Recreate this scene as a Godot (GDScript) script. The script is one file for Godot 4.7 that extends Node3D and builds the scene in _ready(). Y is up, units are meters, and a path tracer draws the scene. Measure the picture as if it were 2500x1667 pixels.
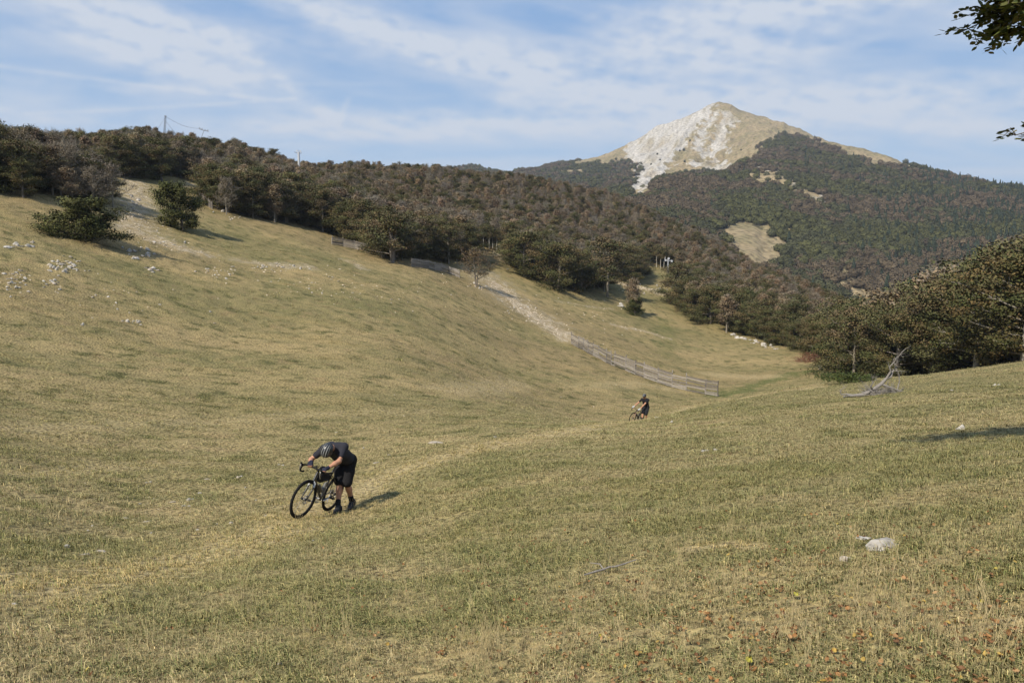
extends Node3D
# A mountain meadow with two cyclists pushing their bicycles, a wooded ridge and a limestone summit. y is up, metres; the eye stands at (0, 1.7, 0).

const EYE := Vector3(0, 1.7, 0)
const FOCAL := 1944.0
const PITCH := 0.1196
const SUN_TRAVEL := Vector3(0.48, -0.70, -0.575)

# ------------------------------------------------------------------ mesh builder
class MB:
	var v := PackedVector3Array()
	var n := PackedVector3Array()
	var c := PackedColorArray()
	var u := PackedVector2Array()
	var ix := PackedInt32Array()
	var col := Color.WHITE
	func vert(p: Vector3, nn: Vector3, uv := Vector2.ZERO) -> int:
		v.append(p); n.append(nn); c.append(col); u.append(uv)
		return v.size() - 1
	func tri(a: int, b: int, d: int) -> void:
		var g := (v[b] - v[a]).cross(v[d] - v[a])
		if g.dot(n[a] + n[b] + n[d]) > 0.0:
			ix.append(a); ix.append(d); ix.append(b)
		else:
			ix.append(a); ix.append(b); ix.append(d)
	func quad(a: int, b: int, d: int, e: int) -> void:
		tri(a, b, d); tri(a, d, e)
	func tube(path: Array, radii: Array, sides := 6, caps := true) -> void:
		var side := Vector3.ZERO
		var base := v.size()
		var along := 0.0
		for i in path.size():
			var t: Vector3
			if i == 0: t = path[1] - path[0]
			elif i == path.size() - 1: t = path[i] - path[i - 1]
			else: t = (path[i + 1] - path[i]).normalized() + (path[i] - path[i - 1]).normalized()
			t = t.normalized()
			if i == 0:
				side = t.cross(Vector3.UP if absf(t.y) < 0.9 else Vector3.RIGHT).normalized()
			else:
				side = (side - t * side.dot(t)).normalized()
				along += (path[i] - path[i - 1]).length()
			var other := t.cross(side)
			var r: float = radii[i] if radii.size() > i else radii[0]
			for k in sides + 1:
				var a := TAU * k / sides
				var d := side * cos(a) + other * sin(a)
				vert(path[i] + d * r, d, Vector2(float(k) / sides, along))
		for i in path.size() - 1:
			for k in sides:
				var a := base + i * (sides + 1) + k
				quad(a, a + 1, a + sides + 2, a + sides + 1)
		if caps:
			for e in 2:
				var i: int = 0 if e == 0 else path.size() - 1
				var t: Vector3 = (path[0] - path[1]) if e == 0 else (path[i] - path[i - 1])
				t = t.normalized()
				var m := vert(path[i], t)
				var f := v.size()
				for k in sides + 1:
					vert(v[base + i * (sides + 1) + k], t)
				for k in sides:
					tri(m, f + k, f + k + 1)
	func box(t: Transform3D, s: Vector3) -> void:
		for ax in 3:
			for sg in [-1.0, 1.0]:
				var d := Vector3.ZERO; d[ax] = sg
				var e := Vector3.ZERO; e[(ax + 1) % 3] = 1
				var f := Vector3.ZERO; f[(ax + 2) % 3] = 1
				var nn := (t.basis * d).normalized()
				var q := []
				for k in [[-1, -1], [1, -1], [1, 1], [-1, 1]]:
					q.append(vert(t * ((d + e * k[0] + f * k[1]) * s * 0.5), nn, Vector2(k[0], k[1]) * 0.5))
				quad(q[0], q[1], q[2], q[3])
	func ball(at: Vector3, r: Vector3, rings := 6, sides := 9, basis := Basis()) -> void:
		var base := v.size()
		for i in rings + 1:
			var a := PI * i / rings
			for k in sides + 1:
				var b := TAU * k / sides
				var d := Vector3(sin(a) * cos(b), cos(a), sin(a) * sin(b))
				vert(at + basis * (d * r), (basis * (d / r)).normalized(), Vector2(float(k) / sides, float(i) / rings))
		for i in rings:
			for k in sides:
				var a := base + i * (sides + 1) + k
				quad(a, a + 1, a + sides + 2, a + sides + 1)
	func torus(at: Vector3, axis: Vector3, r_big: float, r_small: Vector2, n_big := 40, n_small := 8) -> void:
		var s := axis.cross(Vector3.UP if absf(axis.y) < 0.9 else Vector3.RIGHT).normalized()
		var o := axis.cross(s)
		var base := v.size()
		for i in n_big + 1:
			var a := TAU * i / n_big
			var d := s * cos(a) + o * sin(a)
			for k in n_small + 1:
				var b := TAU * k / n_small
				vert(at + d * (r_big + cos(b) * r_small.x) + axis * sin(b) * r_small.y, (d * cos(b) + axis * sin(b)).normalized())
		for i in n_big:
			for k in n_small:
				var a := base + i * (n_small + 1) + k
				quad(a, a + 1, a + n_small + 2, a + n_small + 1)
	func leaf(at: Vector3, along: Vector3, across: Vector3, nn: Vector3) -> void:
		var a := vert(at - along, nn)
		var b := vert(at + across, nn)
		var d := vert(at + along, nn)
		var e := vert(at - across, nn)
		quad(a, b, d, e)
	func blade_leaf(at: Vector3, along: Vector3, across: Vector3, nn: Vector3) -> void:
		var a := vert(at - along, nn)
		var b := vert(at - along * 0.3 + across * 0.95, nn)
		var d := vert(at + along * 0.35 + across * 0.8, nn)
		var e := vert(at + along, nn)
		var f := vert(at + along * 0.35 - across * 0.8, nn)
		var g := vert(at - along * 0.3 - across * 0.95, nn)
		tri(a, b, g); quad(b, d, f, g); tri(d, e, f)
	func done() -> ArrayMesh:
		var m := ArrayMesh.new()
		var arr := []
		arr.resize(Mesh.ARRAY_MAX)
		arr[Mesh.ARRAY_VERTEX] = v; arr[Mesh.ARRAY_NORMAL] = n; arr[Mesh.ARRAY_COLOR] = c
		arr[Mesh.ARRAY_TEX_UV] = u; arr[Mesh.ARRAY_INDEX] = ix
		m.add_surface_from_arrays(Mesh.PRIMITIVE_TRIANGLES, arr)
		return m

# ------------------------------------------------------------------ height field: a smooth surface through surveyed points
class Field:
	var pts := []           # Vector3(u, v, g): bearing, log distance, height over (distance + 8)
	var res := PackedFloat32Array()
	var nu := 101
	var nv := 121
	var u0 := -2.6
	var u1 := 2.6
	var v0 := 2.0
	var v1 := 6.6
	const K := 3.0
	func survey(px: float, rows: Array) -> void:
		for i in range(0, rows.size(), 2):
			var d := Field.ray(px, rows[i])
			var e := d.y / Vector2(d.x, d.z).length()
			var r: float = rows[i + 1]
			pts.append(Vector3(atan2(d.x, -d.z) * K, log(r + 8.0), e * r / (r + 8.0)))
	static func ray(px: float, py: float) -> Vector3:
		var cx := (px - 1250.0) / FOCAL
		var cy := (833.5 - py) / FOCAL
		return Vector3(cx, cy * cos(PITCH) - sin(PITCH), -cy * sin(PITCH) - cos(PITCH))
	static func phi(d2: float) -> float:
		return 0.0 if d2 < 1e-9 else 0.5 * d2 * log(d2)
	func solve(smooth: float) -> void:
		var n := pts.size()
		var m := n + 3
		var rows: Array[PackedFloat64Array] = []
		for i in m:
			var row := PackedFloat64Array()
			row.resize(m + 1)
			if i < n:
				var p: Vector3 = pts[i]
				for j in n:
					var q: Vector3 = pts[j]
					row[j] = Field.phi((p.x - q.x) ** 2 + (p.y - q.y) ** 2)
				row[i] += smooth
				row[n] = 1.0; row[n + 1] = p.x; row[n + 2] = p.y
				row[m] = p.z
			else:
				for j in n:
					row[j] = [1.0, pts[j].x, pts[j].y][i - n]
			rows.append(row)
		for i in m:
			var best := i
			for k in range(i + 1, m):
				if absf(rows[k][i]) > absf(rows[best][i]): best = k
			var t := rows[i]; rows[i] = rows[best]; rows[best] = t
			var a := rows[i]
			var inv := 1.0 / a[i]
			for k in range(i + 1, m):
				var b := rows[k]
				var f := b[i] * inv
				if f != 0.0:
					for j in range(i, m + 1): b[j] -= f * a[j]
					rows[k] = b
		var w := PackedFloat64Array()
		w.resize(m)
		for i in range(m - 1, -1, -1):
			var s := rows[i][m]
			for j in range(i + 1, m): s -= rows[i][j] * w[j]
			w[i] = s / rows[i][i]
		res.resize(nu * nv)
		var xs := PackedFloat64Array()
		var ys := PackedFloat64Array()
		for p in pts:
			xs.append(p.x); ys.append(p.y)
		for j in nv:
			var y := v0 + (v1 - v0) * j / (nv - 1)
			for i in nu:
				var x := u0 + (u1 - u0) * i / (nu - 1)
				var s := w[n] + w[n + 1] * x + w[n + 2] * y
				for k in n:
					var dx := x - xs[k]
					var dy := y - ys[k]
					var d2 := dx * dx + dy * dy + 1e-9
					s += w[k] * 0.5 * d2 * log(d2)
				res[j * nu + i] = s
	static func cr(a: float, b: float, c: float, d: float, t: float) -> float:
		return b + 0.5 * t * (c - a + t * (2.0 * a - 5.0 * b + 4.0 * c - d + t * (3.0 * (b - c) + d - a)))
	func g(u: float, v: float) -> float:
		var fu := clampf((u - u0) / (u1 - u0), 0.0, 1.0) * (nu - 1)
		var fv := clampf((v - v0) / (v1 - v0), 0.0, 1.0) * (nv - 1)
		var i := mini(int(fu), nu - 2)
		var j := mini(int(fv), nv - 2)
		var tu := fu - i
		var tv := fv - j
		var i0 := maxi(i - 1, 0)
		var i3 := mini(i + 2, nu - 1)
		var o := PackedFloat32Array([0, 0, 0, 0])
		for k in 4:
			var row := clampi(j + k - 1, 0, nv - 1) * nu
			o[k] = Field.cr(res[row + i0], res[row + i], res[row + i + 1], res[row + i3], tu)
		return Field.cr(o[0], o[1], o[2], o[3], tv)
	func height(az: float, r: float) -> float:
		return EYE.y + g(az * K, log(r + 8.0)) * (r + 8.0)

var land := Field.new()
var far := Field.new()
var bump_big := FastNoiseLite.new()
var bump_mid := FastNoiseLite.new()
var bump_small := FastNoiseLite.new()
var crag := FastNoiseLite.new()
var patch := FastNoiseLite.new()
var patch_fine := FastNoiseLite.new()
var fold := FastNoiseLite.new()
var fall := Vector2.ZERO           # the fall line of the bare flank
var fall_top := Vector2.ZERO
var fall_foot := Vector2.ZERO
var taken := {}

func noise(n: FastNoiseLite, seed_: int, wave: float, octaves := 3, type := FastNoiseLite.TYPE_SIMPLEX_SMOOTH) -> FastNoiseLite:
	n.seed = seed_; n.noise_type = type; n.frequency = 1.0 / wave
	n.fractal_type = FastNoiseLite.FRACTAL_FBM if octaves > 1 else FastNoiseLite.FRACTAL_NONE
	n.fractal_octaves = octaves
	return n

func ground_y(x: float, z: float) -> float:
	var r := sqrt(x * x + z * z)
	var az := atan2(x, -z)
	var y: float
	if absf(az) <= 0.8:
		y = land.height(az, minf(r, 720.0))
	else:
		y = land.height(clampf(az, -0.8, 0.8), minf(r, 720.0))
		var back := smoothstep(0.8, 1.9, absf(az))
		y = lerpf(y, 16.0 * (1.0 - exp(-r / 120.0)), back)
	if r > 520.0:
		y = lerpf(y, -150.0, smoothstep(520.0, 900.0, r))
	var near := smoothstep(1.0, 12.0, r)
	y += bump_big.get_noise_2d(x, z) * 0.32 * smoothstep(15.0, 60.0, r) + bump_mid.get_noise_2d(x, z) * (0.05 + 0.1 * smoothstep(20.0, 70.0, r)) * near + bump_small.get_noise_2d(x, z) * 0.028 * smoothstep(6.0, 30.0, r) * (1.0 - smoothstep(110.0, 160.0, r))
	return y

func far_y(x: float, z: float) -> float:
	var r := sqrt(x * x + z * z)
	var y := far.height(atan2(x, -z), r)
	var s := smoothstep(600.0, 1200.0, r)
	y += crag.get_noise_2d(x, z) * 6.0 * s + bump_big.get_noise_2d(x * 0.3, z * 0.3) * 4.0
	var az := atan2(x, -z)
	y += fold.get_noise_2d(az * 30.0, log(r) * 2.2) * 0.003 * r * smoothstep(0.16, 0.3, az) * (1.0 - smoothstep(950.0, 1250.0, r))
	if r > 950.0 and fall != Vector2.ZERO:
		var p := Vector2(x, z)
		var q := Geometry2D.get_closest_point_to_segment(p, fall_top, fall_foot)
		var m := (1.0 - smoothstep(90.0, 330.0, p.distance_to(q))) * smoothstep(60.0, 320.0, p.distance_to(fall_top))
		if m > 0.0:
			var across := p.x * fall.y - p.y * fall.x
			y += m * (crag.get_noise_2d(across * 2.6, p.dot(fall) * 0.28) * 6.0 + crag.get_noise_2d(across * 6.0, p.dot(fall) * 0.7) * 1.6)
	return y

func on(px: float, r: float) -> Vector3:      # the ground at a bearing and a distance
	var d := Field.ray(px, 900.0)
	var az := atan2(d.x, -d.z)
	var p := Vector3(sin(az) * r, 0, -cos(az) * r)
	p.y = ground_y(p.x, p.z)
	return p

func find(px: float, py: float, distant := false) -> Vector3:   # where a line of sight first meets the land
	var d := Field.ray(px, py)
	var h := Vector2(d.x, d.z).length()
	var dx := d.x / h
	var dz := d.z / h
	var e := d.y / h
	var r := 560.0 if distant else 3.0
	var top := -9.0
	var best := r
	var last := r
	while r < (3200.0 if distant else 600.0):
		var y := far_y(dx * r, dz * r) if distant else ground_y(dx * r, dz * r)
		var s := (y - EYE.y) / r
		if s > top:
			top = s; best = r
		if s >= e:
			var lo := last
			var hi := r
			for k in 12:
				var m := (lo + hi) * 0.5
				var ym := far_y(dx * m, dz * m) if distant else ground_y(dx * m, dz * m)
				if (ym - EYE.y) / m >= e: hi = m
				else: lo = m
			best = hi
			break
		last = r
		r *= 1.008
	var p := Vector3(dx * best, 0, dz * best)
	p.y = far_y(p.x, p.z) if distant else ground_y(p.x, p.z)
	return p

func dist(p: Vector3) -> float:
	return Vector2(p.x, p.z).length()

# ------------------------------------------------------------------ naming
func numbered(called: String) -> String:
	if not taken.has(called):
		taken[called] = 0
		return called
	taken[called] += 1
	return "%s_%03d" % [called, taken[called]]

func tag(o: Node3D, label: String, category: String, group := "") -> Node3D:
	o.set_meta("label", label); o.set_meta("category", category)
	if group: o.set_meta("group", group)
	return o

func thing(called: String, label: String, category: String, at := Vector3.ZERO, group := "") -> Node3D:
	var o := Node3D.new()
	o.name = numbered(called)
	add_child(o)
	o.position = at
	tag(o, label, category, group)
	return o

func part(called: String, mesh: Mesh, m: Material, parent: Node) -> MeshInstance3D:
	var o := MeshInstance3D.new()
	o.name = numbered(called) if parent == self else called
	o.mesh = mesh
	o.material_override = m
	parent.add_child(o, true)
	return o

func setting(called: String, mesh: Mesh, m: Material, kind := "structure") -> MeshInstance3D:
	var o := part(called, mesh, m, self)
	o.set_meta("kind", kind)
	return o

func many(called: String, mesh: Mesh, m: Material, where: Array, tints: Array, label: String, category: String) -> MultiMeshInstance3D:
	var mm := MultiMesh.new()
	mm.transform_format = MultiMesh.TRANSFORM_3D
	mm.use_colors = true
	mm.mesh = mesh
	mm.instance_count = where.size()
	for i in where.size():
		mm.set_instance_transform(i, where[i])
		mm.set_instance_color(i, tints[i])
	var o := MultiMeshInstance3D.new()
	o.name = numbered(called)
	o.multimesh = mm
	o.material_override = m
	add_child(o)
	o.set_meta("kind", "stuff")
	tag(o, label, category)
	return o

func mat(color: Color, rough := 0.9, spec := 0.3, metal := 0.0) -> StandardMaterial3D:   # color is a linear base colour
	var m := StandardMaterial3D.new()
	m.albedo_color = color.linear_to_srgb()
	m.roughness = rough; m.metallic_specular = spec; m.metallic = metal
	return m

func tinted(rough := 0.95, spec := 0.2) -> StandardMaterial3D:
	var m := mat(Color.WHITE, rough, spec)
	m.vertex_color_use_as_albedo = true
	return m

func grain(seed_: int, wave: float, octaves: int, ramp: Array, size := 512, type := FastNoiseLite.TYPE_SIMPLEX_SMOOTH) -> NoiseTexture2D:
	var t := NoiseTexture2D.new()
	t.width = size; t.height = size; t.seamless = true
	t.noise = noise(FastNoiseLite.new(), seed_, wave, octaves, type)
	var g := Gradient.new()
	g.offsets = PackedFloat32Array([])
	var offs := PackedFloat32Array()
	var cols := PackedColorArray()
	for i in range(0, ramp.size(), 2):
		offs.append(ramp[i]); cols.append(ramp[i + 1])
	g.offsets = offs; g.colors = cols
	t.color_ramp = g
	return t

func grey(v: float) -> Color:
	return Color(v, v, v)

func inside(p: Vector2, poly: PackedVector2Array) -> bool:
	return Geometry2D.is_point_in_polygon(p, poly)

func near_line(p: Vector2, line: Array) -> float:
	var best := 1e9
	for i in line.size() - 1:
		var q := Geometry2D.get_closest_point_to_segment(p, line[i], line[i + 1])
		best = minf(best, p.distance_to(q))
	return best

func flat(p: Vector3) -> Vector2:
	return Vector2(p.x, p.z)

# ------------------------------------------------------------------ the lie of the land
func survey_land() -> void:
	noise(bump_big, 11, 26.0, 2); noise(bump_mid, 12, 3.2, 3); noise(bump_small, 13, 2.1, 2)
	noise(crag, 14, 190.0, 4, FastNoiseLite.TYPE_SIMPLEX); crag.fractal_type = FastNoiseLite.FRACTAL_RIDGED
	noise(fold, 17, 1.0, 2)
	noise(patch, 15, 9.0, 4); noise(patch_fine, 16, 1.1, 3)
	for az in [-2.4, -1.2, 0.0, 1.2, 2.4]:
		land.pts.append(Vector3(az, log(8.0), -1.7 / 8.0))
	land.survey(-300, [1667, 5.4, 1450, 7.8, 1300, 11.6, 1200, 15.5, 1060, 23, 900, 37, 750, 54, 600, 73, 500, 94, 430, 122, 405, 155, 470, 260, 640, 600])
	land.survey(0, [1667, 5.4, 1450, 8.2, 1300, 12, 1200, 16, 1060, 25, 900, 40, 750, 57, 600, 76, 490, 98, 435, 125, 402, 158, 470, 260, 640, 600])
	land.survey(300, [1667, 5.3, 1450, 8, 1330, 12, 1200, 17.5, 1055, 27, 900, 43, 750, 62, 630, 82, 560, 100, 475, 127, 405, 175, 370, 212, 450, 330, 640, 600])
	land.survey(600, [1667, 5.1, 1450, 7.6, 1300, 12.5, 1240, 15.2, 1150, 20.2, 1040, 30, 900, 46, 750, 70, 640, 95, 570, 122, 525, 142, 445, 205, 392, 255, 470, 380, 640, 650])
	land.survey(735, [1667, 5, 1450, 7.3, 1240, 14.9, 1040, 30, 900, 47, 750, 73, 640, 102, 565, 138, 530, 158, 466, 218, 441, 262, 500, 400, 650, 660])
	land.survey(850, [1667, 4.9, 1450, 7.1, 1300, 12, 1240, 14.6, 1150, 19.5, 1035, 31, 900, 48, 750, 76, 650, 108, 595, 140, 545, 165, 480, 225, 432, 290, 510, 430, 660, 680])
	land.survey(1050, [1667, 4.8, 1450, 6.9, 1300, 10.4, 1200, 14.4, 1110, 20, 1025, 33, 900, 54, 750, 90, 670, 122, 640, 142, 580, 180, 500, 250, 430, 330, 510, 450, 680, 680])
	land.survey(1250, [1667, 4.6, 1450, 6.6, 1300, 9.4, 1200, 12.6, 1115, 17.5, 1055, 26, 1012, 37, 975, 50, 900, 72, 800, 104, 720, 136, 655, 168, 560, 235, 500, 300, 447, 375, 530, 500, 680, 700])
	land.survey(1500, [1667, 4.4, 1450, 6.3, 1300, 8.8, 1200, 11.8, 1120, 16, 1060, 23.5, 1033, 33, 1039, 41, 1035, 48, 1006, 56, 966, 68, 900, 90, 830, 120, 770, 150, 720, 180, 620, 255, 540, 335, 492, 410, 580, 520, 720, 700])
	land.survey(1750, [1667, 4.3, 1450, 6, 1300, 8.4, 1200, 11.2, 1120, 15.3, 1060, 21, 1010, 32, 985, 43, 986, 55, 966, 82, 925, 103, 870, 132, 800, 165, 760, 185, 690, 240, 640, 300, 608, 360, 700, 480, 800, 700])
	land.survey(2000, [1667, 4.2, 1450, 5.8, 1300, 8, 1200, 10.6, 1120, 14.2, 1060, 19, 1000, 29, 962, 42, 940, 55, 934, 80, 908, 110, 865, 135, 810, 180, 740, 262, 820, 400, 900, 680])
	land.survey(2250, [1667, 4.1, 1450, 5.6, 1300, 7.7, 1200, 10.1, 1120, 13.4, 1060, 18, 1000, 26, 950, 37, 915, 52, 926, 78, 915, 110, 900, 150, 870, 230, 900, 400, 940, 680])
	land.survey(2500, [1667, 4, 1450, 5.4, 1300, 7.4, 1200, 9.7, 1120, 12.7, 1060, 16.8, 1000, 23.5, 940, 35, 890, 51, 897, 75, 885, 105, 880, 150, 880, 230, 920, 400, 950, 680])
	land.survey(2800, [1667, 3.9, 1450, 5.2, 1300, 7.2, 1200, 9.4, 1060, 16, 940, 33, 865, 52, 872, 78, 860, 110, 860, 200, 930, 500, 950, 680])
	land.solve(0.0005)
	far.u0 = -0.5; far.u1 = 2.8; far.v0 = log(490.0); far.v1 = log(3600.0); far.nu = 121; far.nv = 101
	far.survey(1000, [560, 560, 520, 800, 470, 1300, 440, 1800, 470, 2300, 600, 3400])
	far.survey(1150, [560, 560, 520, 800, 460, 1300, 411, 1800, 450, 2300, 600, 3400])
	far.survey(1250, [560, 560, 520, 800, 462, 1300, 424, 1750, 470, 2300, 600, 3400])
	far.survey(1350, [560, 560, 520, 800, 460, 1250, 404, 1850, 450, 2300, 600, 3400])
	far.survey(1450, [560, 560, 520, 750, 475, 1000, 430, 1500, 390, 2050, 440, 2500, 600, 3400])
	far.survey(1530, [570, 560, 520, 720, 468, 1000, 420, 1500, 380, 1850, 356, 2070, 420, 2500, 600, 3400])
	far.survey(1600, [580, 560, 490, 800, 455, 970, 458, 1100, 430, 1400, 370, 1800, 335, 1980, 312, 2100, 400, 2500, 600, 3400])
	far.survey(1670, [600, 560, 490, 800, 438, 1030, 445, 1180, 400, 1500, 340, 1850, 300, 2060, 286, 2160, 390, 2600, 600, 3400])
	far.survey(1750, [620, 560, 520, 750, 436, 1060, 445, 1200, 395, 1550, 330, 1870, 280, 2070, 249, 2200, 380, 2700, 600, 3400])
	far.survey(1800, [640, 560, 520, 750, 440, 1000, 416, 1150, 414, 1270, 375, 1580, 310, 1920, 265, 2200, 380, 2700, 600, 3400])
	far.survey(1860, [660, 560, 560, 700, 450, 960, 388, 1250, 352, 1530, 310, 1880, 287, 2140, 390, 2700, 600, 3400])
	far.survey(1950, [700, 560, 590, 680, 470, 930, 395, 1230, 345, 1650, 317, 1980, 400, 2500, 600, 3400])
	far.survey(2100, [745, 560, 650, 650, 520, 850, 435, 1130, 364, 1620, 430, 2100, 600, 3000])
	far.survey(2300, [760, 560, 680, 630, 560, 820, 480, 1050, 430, 1350, 480, 1800, 600, 2800])
	far.survey(2500, [720, 560, 640, 680, 560, 850, 505, 1020, 474, 1180, 520, 1600, 600, 2600])
	far.survey(2800, [700, 560, 640, 680, 580, 850, 540, 1050, 520, 1250, 560, 1700, 620, 2600])
	far.survey(3150, [720, 560, 650, 700, 600, 900, 570, 1250, 600, 1700, 640, 2600])
	far.solve(0.0002)
	fall_top = flat(find(1740, 262, true))
	fall_foot = flat(find(1545, 452, true))
	fall = (fall_foot - fall_top).normalized()

var scree := []            # pale stony tracks and worn strips: [points on the ground, half width]
var worn := []
var green_strip := []

func line_on(list: Array) -> Array:
	var out := []
	for i in range(0, list.size(), 2):
		out.append(flat(find(list[i], list[i + 1])))
	return out

func mark_land() -> void:
	scree = [
		[line_on([1205, 690, 1260, 740, 1330, 790, 1392, 828]), 2.1, 0.95],
		[line_on([1180, 668, 1250, 735, 1320, 778]), 4.0, 0.5],
		[line_on([325, 440, 330, 490, 318, 560, 400, 595, 480, 615]), 1.9, 0.7],
		[line_on([360, 500, 345, 540, 330, 570]), 2.6, 0.36],
		[line_on([430, 458, 470, 450]), 1.2, 0.5],
		[line_on([600, 640, 680, 648, 740, 650]), 1.6, 0.5],
		[line_on([850, 635, 885, 655]), 0.8, 0.5],
		[line_on([1360, 735, 1440, 748, 1500, 755]), 0.7, 0.35],
		[line_on([1500, 795, 1560, 805, 1630, 825]), 0.8, 0.55],
		[line_on([1220, 615, 1232, 640]), 1.4, 0.8],
		[line_on([1500, 688, 1560, 700, 1612, 716]), 1.6, 0.8],
	]
	worn = [
		[line_on([2000, 945, 1850, 965, 1700, 992, 1500, 1034, 1350, 1062, 1200, 1090, 1040, 1130, 900, 1180, 780, 1250, 600, 1320, 350, 1390, 100, 1440]), 0.75, 0.7],
		[line_on([1050, 1005, 850, 1010, 600, 1022, 300, 1035, 0, 1045]), 0.9, 0.35],
		[line_on([1100, 955, 1200, 945, 1260, 935]), 1.3, 0.55],
		[line_on([1420, 945, 1560, 935, 1640, 950]), 1.2, 0.4],
		[line_on([1740, 915, 1880, 920]), 2.0, 0.55],
		[line_on([60, 1155, 250, 1140, 420, 1130]), 0.5, 0.4],
		[line_on([1690, 1340, 1780, 1330, 1840, 1335]), 0.14, 0.8],
	]
	green_strip = [[line_on([1990, 905, 1930, 912, 1860, 935, 1800, 958, 1740, 968]), 1.4, 0.8], [line_on([1620, 780, 1625, 830, 1628, 870]), 1.6, 0.3]]
	for k in [scree, worn, green_strip]:
		for s in k:
			var b := Rect2(s[0][0], Vector2.ZERO)
			for q in s[0]: b = b.expand(q)
			s.append(b.grow(s[1] * 3.0 + 1.0))

func strip_share(p: Vector2, strips: Array, ragged: float) -> float:
	var best := 0.0
	for s in strips:
		if (s[3] as Rect2).has_point(p):
			var d: float = near_line(p, s[0]) / s[1]
			best = maxf(best, s[2] * clampf(1.45 - d + ragged * 1.1, 0.0, 1.0))
	return best

const STRAW := Color(0.458, 0.36, 0.186)
const GREEN := Color(0.25, 0.228, 0.108)
const DEEP := Color(0.10, 0.105, 0.045)
const EARTH := Color(0.37, 0.27, 0.15)
const CHALK := Color(0.62, 0.525, 0.39)
const GOLD := Color(0.50, 0.375, 0.185)

func ground_color(x: float, z: float) -> Color:
	var r := sqrt(x * x + z * z)
	var p := Vector2(x, z)
	var a := patch.get_noise_2d(x * 0.55, z) * 1.3
	var b := patch_fine.get_noise_2d(x * 0.7, z)
	var d := patch.get_noise_2d(x * 3.1 + 90.0, z * 3.1)
	var c := STRAW.lerp(GREEN, clampf(0.48 + a * 0.55 + b * 0.5 + d * 0.35, 0.0, 1.0))
	var broad := patch.get_noise_2d(x * 0.13 + 700.0, z * 0.2)
	c = c.lerp(Color(0.33, 0.255, 0.14), clampf(broad * 1.6, 0.0, 0.5)).lerp(Color(0.215, 0.205, 0.095), clampf(-broad * 1.5, 0.0, 0.55))
	c = c.lerp(DEEP, clampf((d * 0.8 + b * 1.15 - 0.34) * 2.2, 0.0, 0.75))
	c = c.lerp(GOLD, clampf((patch.get_noise_2d(x * 0.7 - 300.0, z * 1.9 + 70.0) - 0.2) * 1.5 + b * 0.3, 0.0, 0.6) * 0.7)
	c = c.lerp(EARTH, clampf((patch_fine.get_noise_2d(x * 0.5 + 40.0, z * 0.5) - 0.33) * 2.0, 0.0, 0.5))
	if r < 400.0:
		var rag := b * 0.9 + d * 0.5
		var s := strip_share(p, green_strip, rag)
		if s > 0.0: c = c.lerp(Color(0.14, 0.17, 0.06), s)
		s = strip_share(p, worn, rag)
		if s > 0.0: c = c.lerp(Color(0.56, 0.45, 0.26), s)
		s = strip_share(p, scree, rag)
		if s > 0.0: c = c.lerp(CHALK.lerp(EARTH, clampf(0.3 - b, 0.0, 0.8)), clampf(s + b * 0.5 * s, 0.0, 1.0))
	return c

func make_land(m: Material) -> void:
	var az := PackedFloat32Array()
	var a := -PI
	while a < PI:
		az.append(a)
		var s := absf(a)
		a += 0.0019 if s < 0.62 else (0.008 if s < 0.9 else 0.05)
	az.append(PI)
	var rs := PackedFloat32Array([0.4, 1.2, 2.0, 2.6])
	var r := 3.0
	while r < 560.0:
		rs.append(r)
		r *= 1.0066 if r > 3.4 else 1.02
	for k in [640.0, 760.0, 900.0, 1500.0, 3000.0, 6500.0]: rs.append(k)
	var w := az.size()
	var mb := MB.new()
	mb.v.resize(w * rs.size()); mb.n.resize(w * rs.size()); mb.c.resize(w * rs.size()); mb.u.resize(w * rs.size())
	var i := 0
	for j in rs.size():
		for k in w:
			var x := sin(az[k]) * rs[j]
			var z := -cos(az[k]) * rs[j]
			mb.v[i] = Vector3(x, ground_y(x, z), z)
			mb.u[i] = Vector2(x, z)
			mb.c[i] = ground_color(x, z) if rs[j] < 560.0 and absf(az[k]) < 0.9 else GREEN
			i += 1
	grid_finish(mb, w, rs.size())
	setting("ground", mb.done(), m)

func grid_finish(mb: MB, w: int, h: int) -> void:
	for j in h:
		for k in w:
			var e: Vector3 = mb.v[j * w + mini(k + 1, w - 1)] - mb.v[j * w + maxi(k - 1, 0)]
			var f: Vector3 = mb.v[mini(j + 1, h - 1) * w + k] - mb.v[maxi(j - 1, 0) * w + k]
			var nn := e.cross(f).normalized()
			mb.n[j * w + k] = nn if nn.y > 0.0 else -nn
	mb.ix.resize((w - 1) * (h - 1) * 6)
	var q := 0
	for j in h - 1:
		for k in w - 1:
			var a := j * w + k
			mb.ix[q] = a; mb.ix[q + 1] = a + w; mb.ix[q + 2] = a + 1
			mb.ix[q + 3] = a + 1; mb.ix[q + 4] = a + w; mb.ix[q + 5] = a + w + 1
			q += 6

# ------------------------------------------------------------------ the summit, its spur and the far ridge
var bare := []            # outlines on the ground where no wood stands: [points, kind]
var chalky := []
var chalk_lines := []

func outline_far(list: Array) -> PackedVector2Array:
	var out := PackedVector2Array()
	for i in range(0, list.size(), 3):
		out.append(flat(find(list[i], list[i + 1], true)) * list[i + 2])
	return out

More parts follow.
